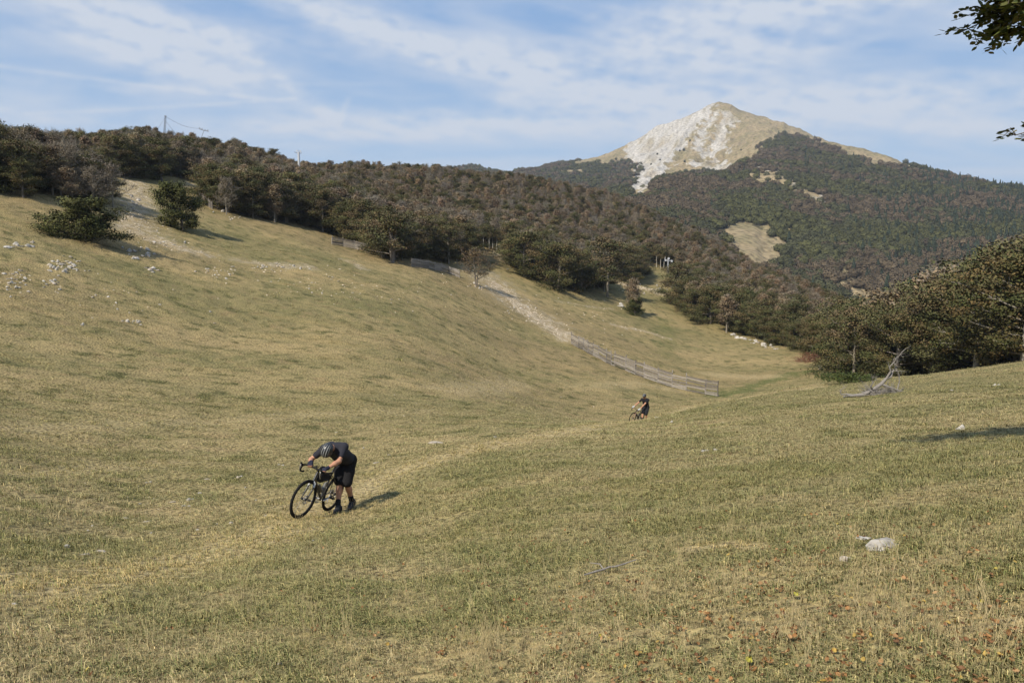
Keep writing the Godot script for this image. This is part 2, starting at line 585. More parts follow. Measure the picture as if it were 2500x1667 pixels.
func mark_far() -> void:
	bare = [
		outline_far([1400, 398, 1.0, 1440, 392, 1.25, 1500, 366, 1.25, 1560, 335, 1.25, 1640, 300, 1.25, 1750, 245, 1.25, 1830, 272, 1.25, 1960, 315, 1.25, 2060, 345, 1.25, 2160, 380, 1.2, 2220, 398, 1.2,
			2215, 414, 1, 2150, 400, 1, 2060, 378, 1, 2000, 352, 1, 1955, 334, 1, 1915, 324, 1, 1893, 334, 1, 1908, 348, 1, 1895, 352, 1, 1870, 345, 1, 1858, 350, 1, 1868, 372, 1, 1850, 384, 1, 1835, 398, 1,
			1800, 411, 1.12, 1745, 431, 1.3, 1700, 431, 1.3, 1640, 442, 1.3, 1600, 462, 1.1, 1580, 492, 1, 1518, 485, 1, 1548, 425, 1, 1570, 396, 1, 1540, 408, 1, 1528, 412, 1, 1536, 388, 1, 1510, 392, 1, 1490, 405, 1]),
		outline_far([1760, 552, 1, 1787, 546, 1, 1815, 542, 1, 1848, 547, 1, 1870, 560, 1, 1893, 572, 1, 1914, 590, 1, 1913, 640, 1, 1896, 668, 0.98, 1830, 665, 0.97, 1762, 606, 0.97]),
		outline_far([2034, 662, 1, 2052, 666, 1, 2082, 690, 1, 2122, 715, 1, 2160, 742, 1, 2135, 775, 1, 2080, 755, 1, 2045, 712, 1]),
		outline_far([1832, 425, 1, 1850, 411, 1, 1885, 412, 1, 1920, 432, 1, 1960, 445, 1, 1985, 470, 1, 2030, 490, 1, 2058, 512, 1, 2050, 520, 1, 2010, 497, 1, 1960, 490, 1, 1920, 470, 1, 1870, 450, 1, 1850, 462, 1]),
		outline_far([2095, 382, 1, 2130, 392, 1, 2160, 403, 1, 2150, 410, 1, 2110, 398, 1]),
		outline_far([2215, 405, 1, 2260, 420, 1, 2255, 430, 1, 2230, 422, 1]),
		outline_far([1905, 552, 1, 1945, 552, 1, 1940, 570, 1, 1915, 572, 1]),
		outline_far([1378, 412, 1, 1420, 415, 1, 1418, 425, 1, 1380, 424, 1]),
		outline_far([1330, 424, 1, 1342, 414, 1, 1343, 436, 1, 1333, 436, 1]),
		outline_far([1160, 402, 1.1, 1200, 403, 1.15, 1260, 416, 1.1, 1255, 422, 1, 1180, 415, 1]),
	]
	bare.append(outline_far([1590, 425, 1, 1620, 380, 1, 1660, 340, 1, 1720, 310, 1, 1790, 340, 1, 1800, 398, 1, 1740, 420, 1, 1690, 416, 1, 1640, 424, 1]))
	chalky = [
		outline_far([1750, 249, 1.05, 1700, 268, 1.1, 1640, 303, 1.1, 1600, 312, 1.1, 1560, 336, 1.1, 1522, 360, 1.05, 1530, 385, 1, 1538, 405, 1, 1560, 398, 1, 1548, 425, 1, 1522, 465, 1, 1582, 473, 1, 1640, 430, 1.1, 1700, 408, 1, 1790, 412, 1, 1780, 404, 1,
			1705, 398, 1, 1660, 398, 1, 1625, 405, 1, 1660, 370, 1, 1690, 330, 1, 1715, 295, 1, 1742, 265, 1]),
		outline_far([1762, 262, 1, 1790, 278, 1, 1815, 298, 1, 1790, 300, 1, 1780, 320, 1, 1770, 345, 1, 1790, 372, 1, 1760, 365, 1, 1735, 385, 1, 1712, 382, 1, 1735, 350, 1, 1752, 310, 1]),
		outline_far([1690, 395, 1, 1740, 388, 1, 1790, 395, 1, 1788, 405, 1, 1700, 402, 1]),
		outline_far([1160, 402, 1.1, 1200, 403, 1.15, 1260, 416, 1.1, 1255, 422, 1, 1180, 415, 1]),
	]
	chalk_lines = [[far_line([1746, 275, 1730, 300, 1722, 325, 1710, 345, 1703, 370]), 9.0], [far_line([1850, 408, 1960, 440, 2000, 475, 2058, 515]), 6.0]]

func far_line(list: Array) -> Array:
	var out := []
	for i in range(0, list.size(), 2): out.append(flat(find(list[i], list[i + 1], true)))
	return out

func is_bare(p: Vector2) -> bool:
	var q := p + Vector2(patch.get_noise_2d(p.x * 0.35, p.y * 0.35), patch.get_noise_2d(p.x * 0.35 + 500.0, p.y * 0.35)) * 26.0
	for o in bare:
		if inside(q, o): return true
	return false

func make_far(m: Material) -> void:
	var w := 560
	var h := 300
	var mb := MB.new()
	mb.v.resize(w * h); mb.n.resize(w * h); mb.c.resize(w * h); mb.u.resize(w * h)
	var i := 0
	for j in h:
		var r := 545.0 * pow(3300.0 / 545.0, float(j) / (h - 1))
		for k in w:
			var az := lerpf(-0.13, 0.72, float(k) / (w - 1))
			var x := sin(az) * r
			var z := -cos(az) * r
			mb.v[i] = Vector3(x, far_y(x, z), z)
			mb.u[i] = Vector2(x, z)
			i += 1
	grid_finish(mb, w, h)
	i = 0
	for j in h:
		for k in w:
			var p := flat(mb.v[i])
			var a := patch.get_noise_2d(p.x * 0.16, p.y * 0.16)
			var b := patch.get_noise_2d(p.x * 0.7, p.y * 0.7)
			var q := p + Vector2(a, b) * 22.0
			var c := Color(0.37, 0.295, 0.18).lerp(Color(0.25, 0.22, 0.12), clampf(0.35 + a * 1.1 + b * 0.5, 0.0, 0.8))
			var chalk := 0.0
			for o in chalky:
				if inside(q, o): chalk = clampf((1.0 if o == chalky[0] else 0.72) + patch.get_noise_2d((p.x * fall.y - p.y * fall.x) * 0.3, p.dot(fall) * 0.03) * 1.2 + b * 0.1, 0.1, 1.0)
			for l in chalk_lines:
				chalk = maxf(chalk, clampf(1.5 - near_line(q, l[0]) / l[1] + b, 0.0, 0.95))
			c = c.lerp(Color(0.57, 0.545, 0.495).lerp(Color(0.41, 0.38, 0.33), clampf(0.22 + patch.get_noise_2d((p.x * fall.y - p.y * fall.x) * 0.8 + 300.0, p.dot(fall) * 0.07) * 1.2, 0.0, 0.9)), chalk)
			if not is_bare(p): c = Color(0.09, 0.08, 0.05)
			mb.c[i] = c
			i += 1
	setting("mountain", mb.done(), m)

# ------------------------------------------------------------------ trees
var bark: StandardMaterial3D
var leafage: StandardMaterial3D

func pick(rng: RandomNumberGenerator, palette: Array) -> Color:
	var c: Color = palette[rng.randi() % palette.size()]
	var k := rng.randf_range(0.8, 1.2)
	return Color(c.r * k, c.g * k, c.b * k * rng.randf_range(0.9, 1.1))

func spray(mb: MB, rng: RandomNumberGenerator, at: Vector3, middle: Vector3, o: Dictionary) -> void:
	var base := pick(rng, o.palette) * rng.randf_range(0.78, 1.25)
	for k in int(o.leaves):
		var d := Vector3(rng.randfn(0, 0.5), rng.randfn(0, 0.5) * o.get("flat", 0.55), rng.randfn(0, 0.5)) * float(o.get("puff", 0.8))
		var p := at + d
		var s: float = o.leaf * rng.randf_range(0.6, 1.25)
		var al := Vector3(rng.randfn(), rng.randfn() * 0.6, rng.randfn()).normalized()
		var ac := al.cross(Vector3(rng.randfn(), rng.randfn() + 0.6, rng.randfn())).normalized()
		var nn := al.cross(ac)
		if nn.y < 0.0: nn = -nn
		nn = (nn + (p - middle).normalized() * 0.9 + d.normalized() * 0.4).normalized()
		mb.col = base.lerp(pick(rng, o.palette), 0.25)
		mb.leaf(p, al * s, ac * s * 0.6, nn)

# h height, clear (share of the height without limbs), limbs, reach, stems, lean, palette, leaf, leaves, bark
func grow(seed_: int, o: Dictionary) -> Array:
	var rng := RandomNumberGenerator.new()
	rng.seed = seed_
	var wood := MB.new()
	var crown := MB.new()
	var h: float = o.h
	var middle := Vector3(0, h * 0.5, 0)
	var stems: int = o.get("stems", 1)
	var lean: Vector3 = o.get("lean", Vector3.ZERO)
	wood.col = o.get("bark", Color(0.20, 0.18, 0.155))
	for s in stems:
		var out := Vector3.ZERO if stems == 1 else Vector3(cos(TAU * s / stems + 0.7), 0, sin(TAU * s / stems + 0.7)) * 0.22
		var path := []
		var radii := []
		for k in 6:
			var t := k / 5.0
			path.append(Vector3(0, -0.35, 0) * (1.0 if k == 0 else 0.0) + (out * (0.4 + t * 2.6 * h / 8.0)) + Vector3(rng.randfn(0, 0.10) * t, h * 0.82 * t, rng.randfn(0, 0.10) * t) + lean * t * t * h)
			radii.append(float(o.get("girth", 0.2)) * (1.0 - 0.8 * t) * (1.0 if stems == 1 else 0.7))
		wood.tube(path, radii, 6, false)
		var n := int(ceil(float(o.limbs) / stems))
		for i in n:
			var f := lerpf(o.get("clear", 0.25), 0.97, (i + rng.randf() * 0.7) / n)
			var q := f * 5.0
			var at: Vector3 = path[int(q)].lerp(path[mini(int(q) + 1, 5)], q - int(q))
			var a := i * 2.4 + rng.randf() * 0.8 + s * 2.1
			var up := lerpf(o.get("low_angle", 0.15), 1.15, f * f)
			var prof := sin(clampf(lerpf(0.32, 1.0, (f - o.get("clear", 0.25)) / (1.0 - o.get("clear", 0.25))), 0, 1) * PI * 0.97) * 0.85 + 0.15
			var len_: float = o.reach * prof * rng.randf_range(0.75, 1.15)
			var dir := Vector3(cos(a) * cos(up), sin(up), sin(a) * cos(up))
			var bow := Vector3(rng.randfn(0, 0.12), rng.randf_range(-0.05, 0.22), rng.randfn(0, 0.12)) * len_
			var limb := [at, at + dir * len_ * 0.35 + bow * 0.2, at + dir * len_ * 0.7 + bow * 0.6, at + dir * len_ + bow + lean * len_ * 0.6]
			var r0: float = o.get("girth", 0.2) * 0.42 * (1.0 - f * 0.6)
			wood.tube(limb, [r0, r0 * 0.7, r0 * 0.45, r0 * 0.15], 4, false)
			if o.get("full", false) and f < 0.5:
				for t in [0.45, 0.75]:
					spray(crown, rng, at.lerp(limb[3], t) + Vector3(rng.randfn(0, 0.3), 0.1, rng.randfn(0, 0.3)), middle, o)
			var subs: int = o.get("subs", 5)
			for k in subs:
				var t := lerpf(0.25, 1.0, (k + rng.randf() * 0.6) / subs) * 3.0
				var b: Vector3 = limb[mini(int(t), 2)].lerp(limb[mini(int(t), 2) + 1], t - mini(int(t), 2))
				var sd := (dir * 0.5 + Vector3(rng.randfn(0, 0.55), rng.randf_range(-0.12, 0.75), rng.randfn(0, 0.55))).normalized() * len_ * rng.randf_range(0.22, 0.42)
				var tip := b + sd + lean * sd.length() * 0.5
				wood.tube([b, b + sd * 0.5 + Vector3(0, rng.randf() * 0.08, 0), tip], [r0 * 0.4, r0 * 0.25, r0 * 0.1], 3, false)
				for tw in int(o.get("twigs", 0)):
					var td := (sd.normalized() * 0.8 + Vector3(rng.randfn(0, 0.5), rng.randf_range(0.0, 0.9), rng.randfn(0, 0.5))).normalized() * rng.randf_range(0.4, 0.95)
					var tb := b.lerp(tip, rng.randf_range(0.3, 1.0))
					wood.tube([tb, tb + td], [0.018, 0.008], 3, false)
				if rng.randf() < o.get("leafy", 1.0):
					spray(crown, rng, tip, middle, o)
				if rng.randf() < o.get("leafy", 1.0) * 0.6:
					spray(crown, rng, b.lerp(tip, 0.4) + Vector3(0, 0.12, 0), middle, o)
	return [wood.done(), crown.done()]

const OLIVE := [Color(0.103, 0.107, 0.041), Color(0.076, 0.084, 0.032), Color(0.127, 0.113, 0.051), Color(0.063, 0.074, 0.029), Color(0.145, 0.105, 0.053)]
const RUST := [Color(0.229, 0.167, 0.102), Color(0.189, 0.149, 0.096), Color(0.261, 0.179, 0.106), Color(0.171, 0.149, 0.086), Color(0.216, 0.172, 0.123)]
const MIXED := [Color(0.104, 0.103, 0.046), Color(0.077, 0.086, 0.037), Color(0.149, 0.109, 0.060), Color(0.132, 0.099, 0.056), Color(0.075, 0.085, 0.036)]
const DULL := [Color(0.192, 0.161, 0.118), Color(0.161, 0.137, 0.099), Color(0.217, 0.180, 0.137)]
const DARKER := [Color(0.073, 0.083, 0.029), Color(0.055, 0.064, 0.024), Color(0.099, 0.097, 0.037)]
const GREY_BARK := Color(0.235, 0.21, 0.17)

var kinds := {}           # name: [trunk mesh, crown mesh, height]
func make_kinds() -> void:
	var list := {
		"olive": {h = 8.5, clear = 0.05, limbs = 17, reach = 3.6, palette = OLIVE, leaf = 0.095, leaves = 125, puff = 0.85, girth = 0.24, flat = 0.45, full = true},
		"olive_wide": {h = 7.5, clear = 0.04, limbs = 20, reach = 4.2, palette = OLIVE, leaf = 0.095, leaves = 125, puff = 0.9, girth = 0.24, low_angle = 0.0, flat = 0.45, full = true},
		"mixed": {h = 8.0, clear = 0.05, limbs = 17, reach = 3.5, palette = MIXED, leaf = 0.095, leaves = 125, puff = 0.85, girth = 0.22, bark = GREY_BARK, flat = 0.45, full = true},
		"rust": {h = 7.5, clear = 0.12, limbs = 20, reach = 2.5, palette = RUST, leaf = 0.123, leaves = 46, puff = 0.75, girth = 0.18, bark = GREY_BARK, twigs = 7, leafy = 0.9, low_angle = 0.5},
		"rust_tall": {h = 8.5, clear = 0.2, limbs = 20, reach = 2.0, palette = RUST, leaf = 0.123, leaves = 44, puff = 0.7, girth = 0.18, bark = GREY_BARK, twigs = 7, leafy = 0.85, low_angle = 0.7},
		"bare": {h = 7.5, clear = 0.15, limbs = 18, reach = 2.9, palette = DULL, leaf = 0.090, leaves = 20, puff = 0.7, girth = 0.16, bark = GREY_BARK, twigs = 6, leafy = 0.8, subs = 6, low_angle = 0.45},
		"bush": {h = 4.6, clear = 0.03, limbs = 26, reach = 3.2, palette = DARKER, leaf = 0.1, leaves = 110, puff = 0.75, girth = 0.14, stems = 3, low_angle = 0.02, full = true},
		"clump": {h = 7.5, clear = 0.22, limbs = 24, reach = 3.7, palette = MIXED, leaf = 0.134, leaves = 57, puff = 0.8, girth = 0.26, stems = 4, flat = 0.45, low_angle = 0.05},
		"wind_bush": {h = 5.4, clear = 0.05, limbs = 24, reach = 2.3, palette = DARKER, leaf = 0.1, leaves = 110, puff = 0.65, girth = 0.16, stems = 2, low_angle = 0.1, lean = Vector3(-0.3, 0.0, 0.06), full = true},
		"open_tree": {h = 6.6, clear = 0.16, limbs = 22, reach = 3.8, palette = [Color(0.15, 0.11, 0.06), Color(0.13, 0.10, 0.055), Color(0.17, 0.11, 0.065), Color(0.10, 0.095, 0.04)], leaf = 0.095, leaves = 31, puff = 0.7, girth = 0.22, twigs = 3, stems = 2, low_angle = 0.3},
		"tall_trunk": {h = 10.5, clear = 0.26, limbs = 18, reach = 3.4, palette = MIXED, leaf = 0.140, leaves = 52, puff = 0.85, girth = 0.22, bark = GREY_BARK, low_angle = 0.0},
		"old_beech": {h = 12.5, clear = 0.14, limbs = 26, reach = 5.2, palette = [Color(0.10, 0.088, 0.036), Color(0.078, 0.082, 0.03), Color(0.13, 0.09, 0.04), Color(0.062, 0.07, 0.026), Color(0.085, 0.08, 0.032)], leaf = 0.15, leaves = 62, puff = 1.0, girth = 0.38, bark = Color(0.29, 0.265, 0.225), low_angle = 0.05, twigs = 1, subs = 6, flat = 0.45, full = true},
		"pole": {h = 8.0, clear = 0.55, limbs = 12, reach = 1.9, palette = MIXED, leaf = 0.12, leaves = 60, puff = 0.75, girth = 0.13, bark = Color(0.42, 0.40, 0.36), low_angle = 0.4},
		"conifer": {h = 8.0, clear = 0.06, limbs = 34, reach = 1.7, palette = [Color(0.035, 0.05, 0.026), Color(0.028, 0.04, 0.022)], leaf = 0.101, leaves = 26, puff = 0.4, girth = 0.18, low_angle = -0.15, subs = 4},
	}
	var i := 100
	for k in list:
		var made := grow(i, list[k])
		kinds[k] = [made[0], made[1], made[1].get_aabb().end.y * 0.97]
		i += 7

func plant(kind: String, at: Vector3, height: float, turn: float, label: String, group := "", wide := 1.0, called := "beech_tree", category := "tree") -> Node3D:
	var k = kinds[kind]
	var o := thing(called, label, category, at, group)
	var s: float = height / k[2]
	o.basis = Basis(Vector3.UP, turn).scaled(Vector3(s * wide, s, s * wide))
	part("trunk", k[0], bark, o)
	part("crown", k[1], leafage, o)
	return o

func joined_mesh(k: Array) -> ArrayMesh:
	var mb := MB.new()
	for m in [k[0], k[1]]:
		var a = m.surface_get_arrays(0)
		var first := mb.v.size()
		mb.v.append_array(a[Mesh.ARRAY_VERTEX]); mb.n.append_array(a[Mesh.ARRAY_NORMAL]); mb.c.append_array(a[Mesh.ARRAY_COLOR]); mb.u.append_array(a[Mesh.ARRAY_TEX_UV])
		for x in a[Mesh.ARRAY_INDEX]: mb.ix.append(x + first)
	return mb.done()

var edge_az := PackedFloat32Array()
var edge_r := PackedFloat32Array()
func survey_edge() -> void:
	for k in [[-420, 470], [-120, 470], [0, 470], [90, 486], [165, 494], [255, 508], [295, 452], [330, 440], [395, 446], [450, 446], [492, 452], [510, 506], [560, 532], [620, 536], [680, 548], [722, 548], [790, 566], [860, 592],
			[935, 634], [1010, 642], [1090, 642], [1175, 640], [1228, 604], [1240, 648], [1310, 682], [1400, 712], [1470, 724], [1505, 694], [1590, 690], [1632, 725], [1700, 786], [1760, 812], [1830, 842], [1900, 862]]:
		var p := find(k[0], k[1])
		edge_az.append(atan2(p.x, -p.z)); edge_r.append(dist(p))
	for k in [[1960, 137], [2020, 126], [2085, 105], [2200, 97], [2300, 92], [2500, 82], [2700, 76], [3000, 72]]:
		var p := on(k[0], k[1])
		edge_az.append(atan2(p.x, -p.z)); edge_r.append(k[1])

func edge_at(az: float) -> float:
	for i in range(1, edge_az.size()):
		if az < edge_az[i]:
			return lerpf(edge_r[i - 1], edge_r[i], clampf((az - edge_az[i - 1]) / maxf(edge_az[i] - edge_az[i - 1], 1e-5), 0, 1))
	return edge_r[edge_r.size() - 1]

func canopy_top(px: float) -> float:      # how high the right-hand wood stands against what is behind it
	var t := [1840, 795, 1950, 768, 2050, 752, 2200, 722, 2300, 694, 2350, 655, 2400, 622, 2500, 590, 2600, 560, 3300, 500]
	for i in range(2, t.size(), 2):
		if px < t[i]: return lerpf(t[i - 1], t[i + 1], clampf((px - t[i - 2]) / float(t[i] - t[i - 2]), 0, 1))
	return 500.0

const ORDINAL := ["first", "second", "third", "fourth", "fifth", "sixth", "seventh", "eighth", "ninth", "tenth", "eleventh", "twelfth", "thirteenth", "fourteenth", "fifteenth", "sixteenth", "seventeenth", "eighteenth", "nineteenth", "twentieth"]
var counted := {}

func place_name(px: float) -> String:
	for k in [[110, "at the far left above the stony slope"], [300, "beside the left side of the stony track"], [480, "where the stony track meets the wood"], [700, "above the curved picket fence"], [860, "behind the upper board fence"],
			[1060, "behind the many-stemmed tree"], [1230, "behind the lone open tree"], [1500, "above the worn slope over the long fence"], [1700, "near the lower white pylon"], [1900, "above the row of pale rocks"], [2130, "behind the brush pile"], [2320, "behind the dead branch"]]:
		if px < k[0]: return k[1]
	return "at the right end of the wood"

func make_woods() -> void:
	survey_edge()
	var rng := RandomNumberGenerator.new()
	rng.seed = 77
	var piles := {}
	for k in ["olive", "olive_wide", "mixed", "rust", "rust_tall", "bare"]: piles[k] = [[], []]
	# open spots in the wood: the pylon cuttings, the stony slot and the meadow tongue
	var gaps := []
	for k in [[1232, 605, 5.0], [1240, 630, 4.0], [1560, 706, 8.0], [1612, 712, 7.0], [1525, 700, 6.0], [1636, 668, 6.5], [1655, 690, 5.0], [745, 412, 7.0], [755, 425, 6.0], [330, 450, 7.0], [420, 455, 6.0], [285, 458, 6.0], [292, 482, 5.5], [268, 470, 5.0], [470, 452, 6.0], [700, 572, 7.0], [640, 560, 6.0]]:
		gaps.append([flat(find(k[0], k[1])), k[2]])
	var zone := noise(FastNoiseLite.new(), 61, 34.0, 2)
	var singles := []
	var az := -0.66
	while az < 0.70:
		var cell := 0.0125
		var e := edge_at(az)
		var top := -9.0
		var r := 60.0
		while r < 640.0:
			var step := clampf(2.4 + (r - 90.0) * 0.0038, 2.3, 3.7)
			var a := az + rng.randf_range(-0.5, 0.5) * cell
			var rr := r + rng.randf_range(-0.4, 0.4) * step
			var keep := rng.randf() < cell * r / step * 1.12
			var x := sin(a) * rr
			var z := -cos(a) * rr
			var y := ground_y(x, z)
			top = maxf(top, (y - EYE.y) / rr)
			r += step
			if not keep or rr < edge_at(a) + 1.5: continue
			var px := 1250.0 + FOCAL * tan(a) * 1.02
			var right := px > 1865.0 and (rr < 150.0 or px > 2150.0)
			if right and rr > 175.0: continue
			if px > 1865.0 and rr > 330.0: continue
			if not right and (y + 9.0 - EYE.y) / rr < top - 0.002: continue
			var open := false
			for g in gaps:
				if (g[0] as Vector2).distance_to(Vector2(x, z)) < g[1]: open = true
			for g in stands:
				if (g[0] as Vector2).distance_to(Vector2(x, z)) < g[1]: open = true
			if open: continue
			var deep := rr - edge_at(a)
			var zn := zone.get_noise_2d(x, z)
			var roll := rng.randf()
			var kind: String
			var lower := smoothstep(1000.0, 1400.0, px)
			if right:
				kind = "olive" if roll < 0.45 else ("olive_wide" if roll < 0.8 else ("mixed" if roll < 0.95 else "rust"))
			elif roll < 0.24 + 0.45 * exp(-deep / (14.0 + 22.0 * lower)) + maxf(zn, 0.0) * 0.35:
				kind = ["olive", "mixed", "mixed", "olive_wide"][rng.randi() % 4]
			elif rng.randf() < 0.36 - zn * 0.5 + (0.18 if px < 420.0 else 0.0):
				kind = "bare"
			else:
				kind = "rust" if rng.randf() < 0.4 else "rust_tall"
			var h := rng.randf_range(5.3, 8.0) - clampf(deep / 110.0, 0.0, 1.5)
			var slim := 1.3 if right else lerpf(1.25, 0.98, smoothstep(6.0, 26.0, deep))
			if not right: h *= lerpf(1.0, 0.86, smoothstep(10.0, 40.0, deep))
			if px < 560.0: h *= 0.9
			if right:
				var want := Field.ray(px, canopy_top(px))
				h = (want.y / Vector2(want.x, want.z).length() * rr + EYE.y - y) * rng.randf_range(0.7, 0.97)
				h = clampf(h, 3.5, 13.5)
			var turn := rng.randf() * TAU
			var spot := Vector3(x, y, z)
			if deep < (7.5 if not right else 10.0) and absf(a) < 0.60:
				singles.append([rr, kind, spot, h, turn, px])
			else:
				var s: float = h / kinds[kind][2]
				piles[kind][0].append(Transform3D(Basis(Vector3.UP, turn).scaled(Vector3(s * slim, s * rng.randf_range(0.85, 1.15), s * slim)), spot))
				var k := rng.randf_range(0.78, 1.18)
				piles[kind][1].append(Color(k * rng.randf_range(0.93, 1.07), k, k * rng.randf_range(0.92, 1.08)))
		az += cell
	var words := {"olive": "olive-green beech", "olive_wide": "spreading olive-green beech", "mixed": "half-turned green and rust beech", "rust": "rust-brown beech", "rust_tall": "slim rust-brown beech", "bare": "grey twiggy almost leafless beech"}
	singles.sort_custom(func(p, q): return p[0] < q[0])
	for s in singles:
		var key: String = s[1] + place_name(s[5])
		counted[key] = counted.get(key, -1) + 1
		var n: int = counted[key]
		var label: String = words[s[1]] + " " + place_name(s[5])
		if n == 0: label = "nearest " + label
		elif n < ORDINAL.size(): label = ORDINAL[n] + " nearest " + label
		plant(s[1], s[2], s[3], s[4], label, "beeches along the edge of the wood", 1.08)
	var mass := {"olive": "olive-green crowns scattered through the wood on the ridge", "olive_wide": "broad olive-green crowns scattered through the ridge wood", "mixed": "half-turned green and rust crowns in the ridge wood",
		"rust": "rust-brown autumn wood covering the long ridge", "rust_tall": "slim rust-brown trees filling the wood on the ridge", "bare": "grey leafless trees scattered through the ridge wood"}
	for k in piles:
		many("woodland", joined_mesh(kinds[k]), leafage, piles[k][0], piles[k][1], mass[k], "wood")

func far_crown(seed_: int, h: float, r: float, n: int, leaf: float, cone: bool) -> ArrayMesh:
	var rng := RandomNumberGenerator.new()
	rng.seed = seed_
	var mb := MB.new()
	for i in n:
		var d := Vector3(rng.randfn(), rng.randfn(), rng.randfn()).normalized()
		var t := rng.randf()
		var p: Vector3
		if cone:
			var a := rng.randf() * TAU
			p = Vector3(cos(a), 0, sin(a)) * r * (1.0 - t) * rng.randf_range(0.7, 1.05) + Vector3(0, h * (0.06 + t * 0.94), 0)
			d = Vector3(cos(a), 0.5, sin(a)).normalized()
		else:
			p = Vector3(0, h * 0.52, 0) + d * Vector3(r, h * 0.48, r) * rng.randf_range(0.72, 1.0) * (1.0 + 0.22 * sin(d.x * 5.0 + seed_) * cos(d.z * 6.0) + 0.12 * sin(d.y * 9.0))
		var al := (d.cross(Vector3(rng.randfn(), rng.randfn(), rng.randfn())).normalized() + d * rng.randfn(0, 0.35)).normalized()
		var ac := al.cross(d + Vector3(rng.randfn(), rng.randfn(), rng.randfn()) * 0.45).normalized()
		var k := rng.randf_range(0.7, 1.3)
		mb.col = Color(k, k, k)
		mb.leaf(p, al * leaf * rng.randf_range(0.6, 1.3), ac * leaf * 0.7, (d + Vector3(0, 0.3, 0)).normalized())
	return mb.done()

func make_far_woods() -> void:
	var rng := RandomNumberGenerator.new()
	rng.seed = 91
	var shapes := [far_crown(1, 6.4, 3.5, 420, 0.55, false), far_crown(2, 5.6, 3.8, 420, 0.55, false), far_crown(3, 9.5, 2.3, 300, 0.5, true)]
	var where := [[], [], []]
	var tints := [[], [], []]
	var zone := noise(FastNoiseLite.new(), 63, 150.0, 3)
	var az := -0.07
	while az < 0.66:
		var top := -9.0
		var r := 556.0
		while r < 2400.0:
			var step := 4.4 + (r - 560.0) * 0.0022
			var cell := 0.006
			var a := az + rng.randf_range(-0.5, 0.5) * cell
			var rr := r + rng.randf_range(-0.4, 0.4) * step
			var x := sin(a) * rr
			var z := -cos(a) * rr
			var y := far_y(x, z)
			top = maxf(top, (y - EYE.y) / rr)
			r += step
			if rng.randf() > cell * rr / step: continue
			if (y + 10.0 - EYE.y) / rr < top: continue
			var p := Vector2(x, z)
			var px := 1250.0 + FOCAL * tan(a)
			if is_bare(p):
				if not (inside(p, bare[3]) and rng.randf() < 0.05): continue
			elif rr > 1990.0 and px > 1480.0: continue
			var zn := zone.get_noise_2d(x, z) + rng.randfn(0, 0.12)
			var kind := 0 if rng.randf() < 0.5 else 1
			var c := Color(0.075, 0.078, 0.038)
			if zn > 0.06: c = Color(0.118, 0.092, 0.058)
			elif zn < -0.18: c = Color(0.085, 0.088, 0.035)
			if px > 2060.0 and rng.randf() < clampf((px - 2000.0) / 700.0, 0.0, 0.55) * (0.5 + zone.get_noise_2d(x * 1.7, z * 1.7 + 500.0)):
				kind = 2
				c = Color(0.035, 0.048, 0.030)
			elif rng.randf() < 0.012: kind = 2; c = Color(0.035, 0.048, 0.030)
			var s := rng.randf_range(0.75, 1.2)
			where[kind].append(Transform3D(Basis(Vector3.UP, rng.randf() * TAU).scaled(Vector3(s, s * rng.randf_range(0.85, 1.15), s)), Vector3(x, y - 0.6, z)))
			var k := rng.randf_range(0.75, 1.25)
			tints[kind].append(Color(c.r * k, c.g * k, c.b * k))
		az += 0.006
	# single trees on the pale slopes of the summit
	for q in [[1605, 378], [1612, 392], [1590, 403], [1670, 368], [1545, 448], [1672, 396], [1810, 368], [1498, 398], [1660, 370], [1685, 345]]:
		var p := find(q[0], q[1], true)
		where[0].append(Transform3D(Basis().scaled(Vector3.ONE * rng.randf_range(0.5, 0.9)), p))
		tints[0].append(Color(0.05, 0.055, 0.03))
	var said := ["dense dark broadleaf wood covering the spur below the summit", "brown and green broadleaf wood on the far slopes", "dark firs standing in the wood on the right-hand mountainside"]
	for k in 3:
		many("distant_woodland", shapes[k], leafage, where[k], tints[k], said[k], "wood")

# ------------------------------------------------------------------ single trees one can tell apart
var stands := []          # [place, radius] kept free of the massed wood

func top_of(p: Vector3, px: float, py: float) -> float:
	var d := Field.ray(px, py)
	return d.y / Vector2(d.x, d.z).length() * dist(p) + EYE.y - p.y

func single(kind: String, px: float, py: float, top: float, label: String, wide := 1.0, turn := 0.0, called := "beech_tree", category := "tree", keep := 0.4) -> void:
	var p := find(px, py)
	var h := top_of(p, px, top)
	plant(kind, p, h, turn, label, "", wide, called, category)
	stands.append([flat(p), maxf(1.6, h * keep)])

func single_at(kind: String, px: float, r: float, top: float, label: String, wide := 1.0, turn := 0.0) -> void:
	var p := on(px, r)
	var h := top_of(p, px, top)
	plant(kind, p, h, turn, label, "", wide)
	stands.append([flat(p), h * 0.3])

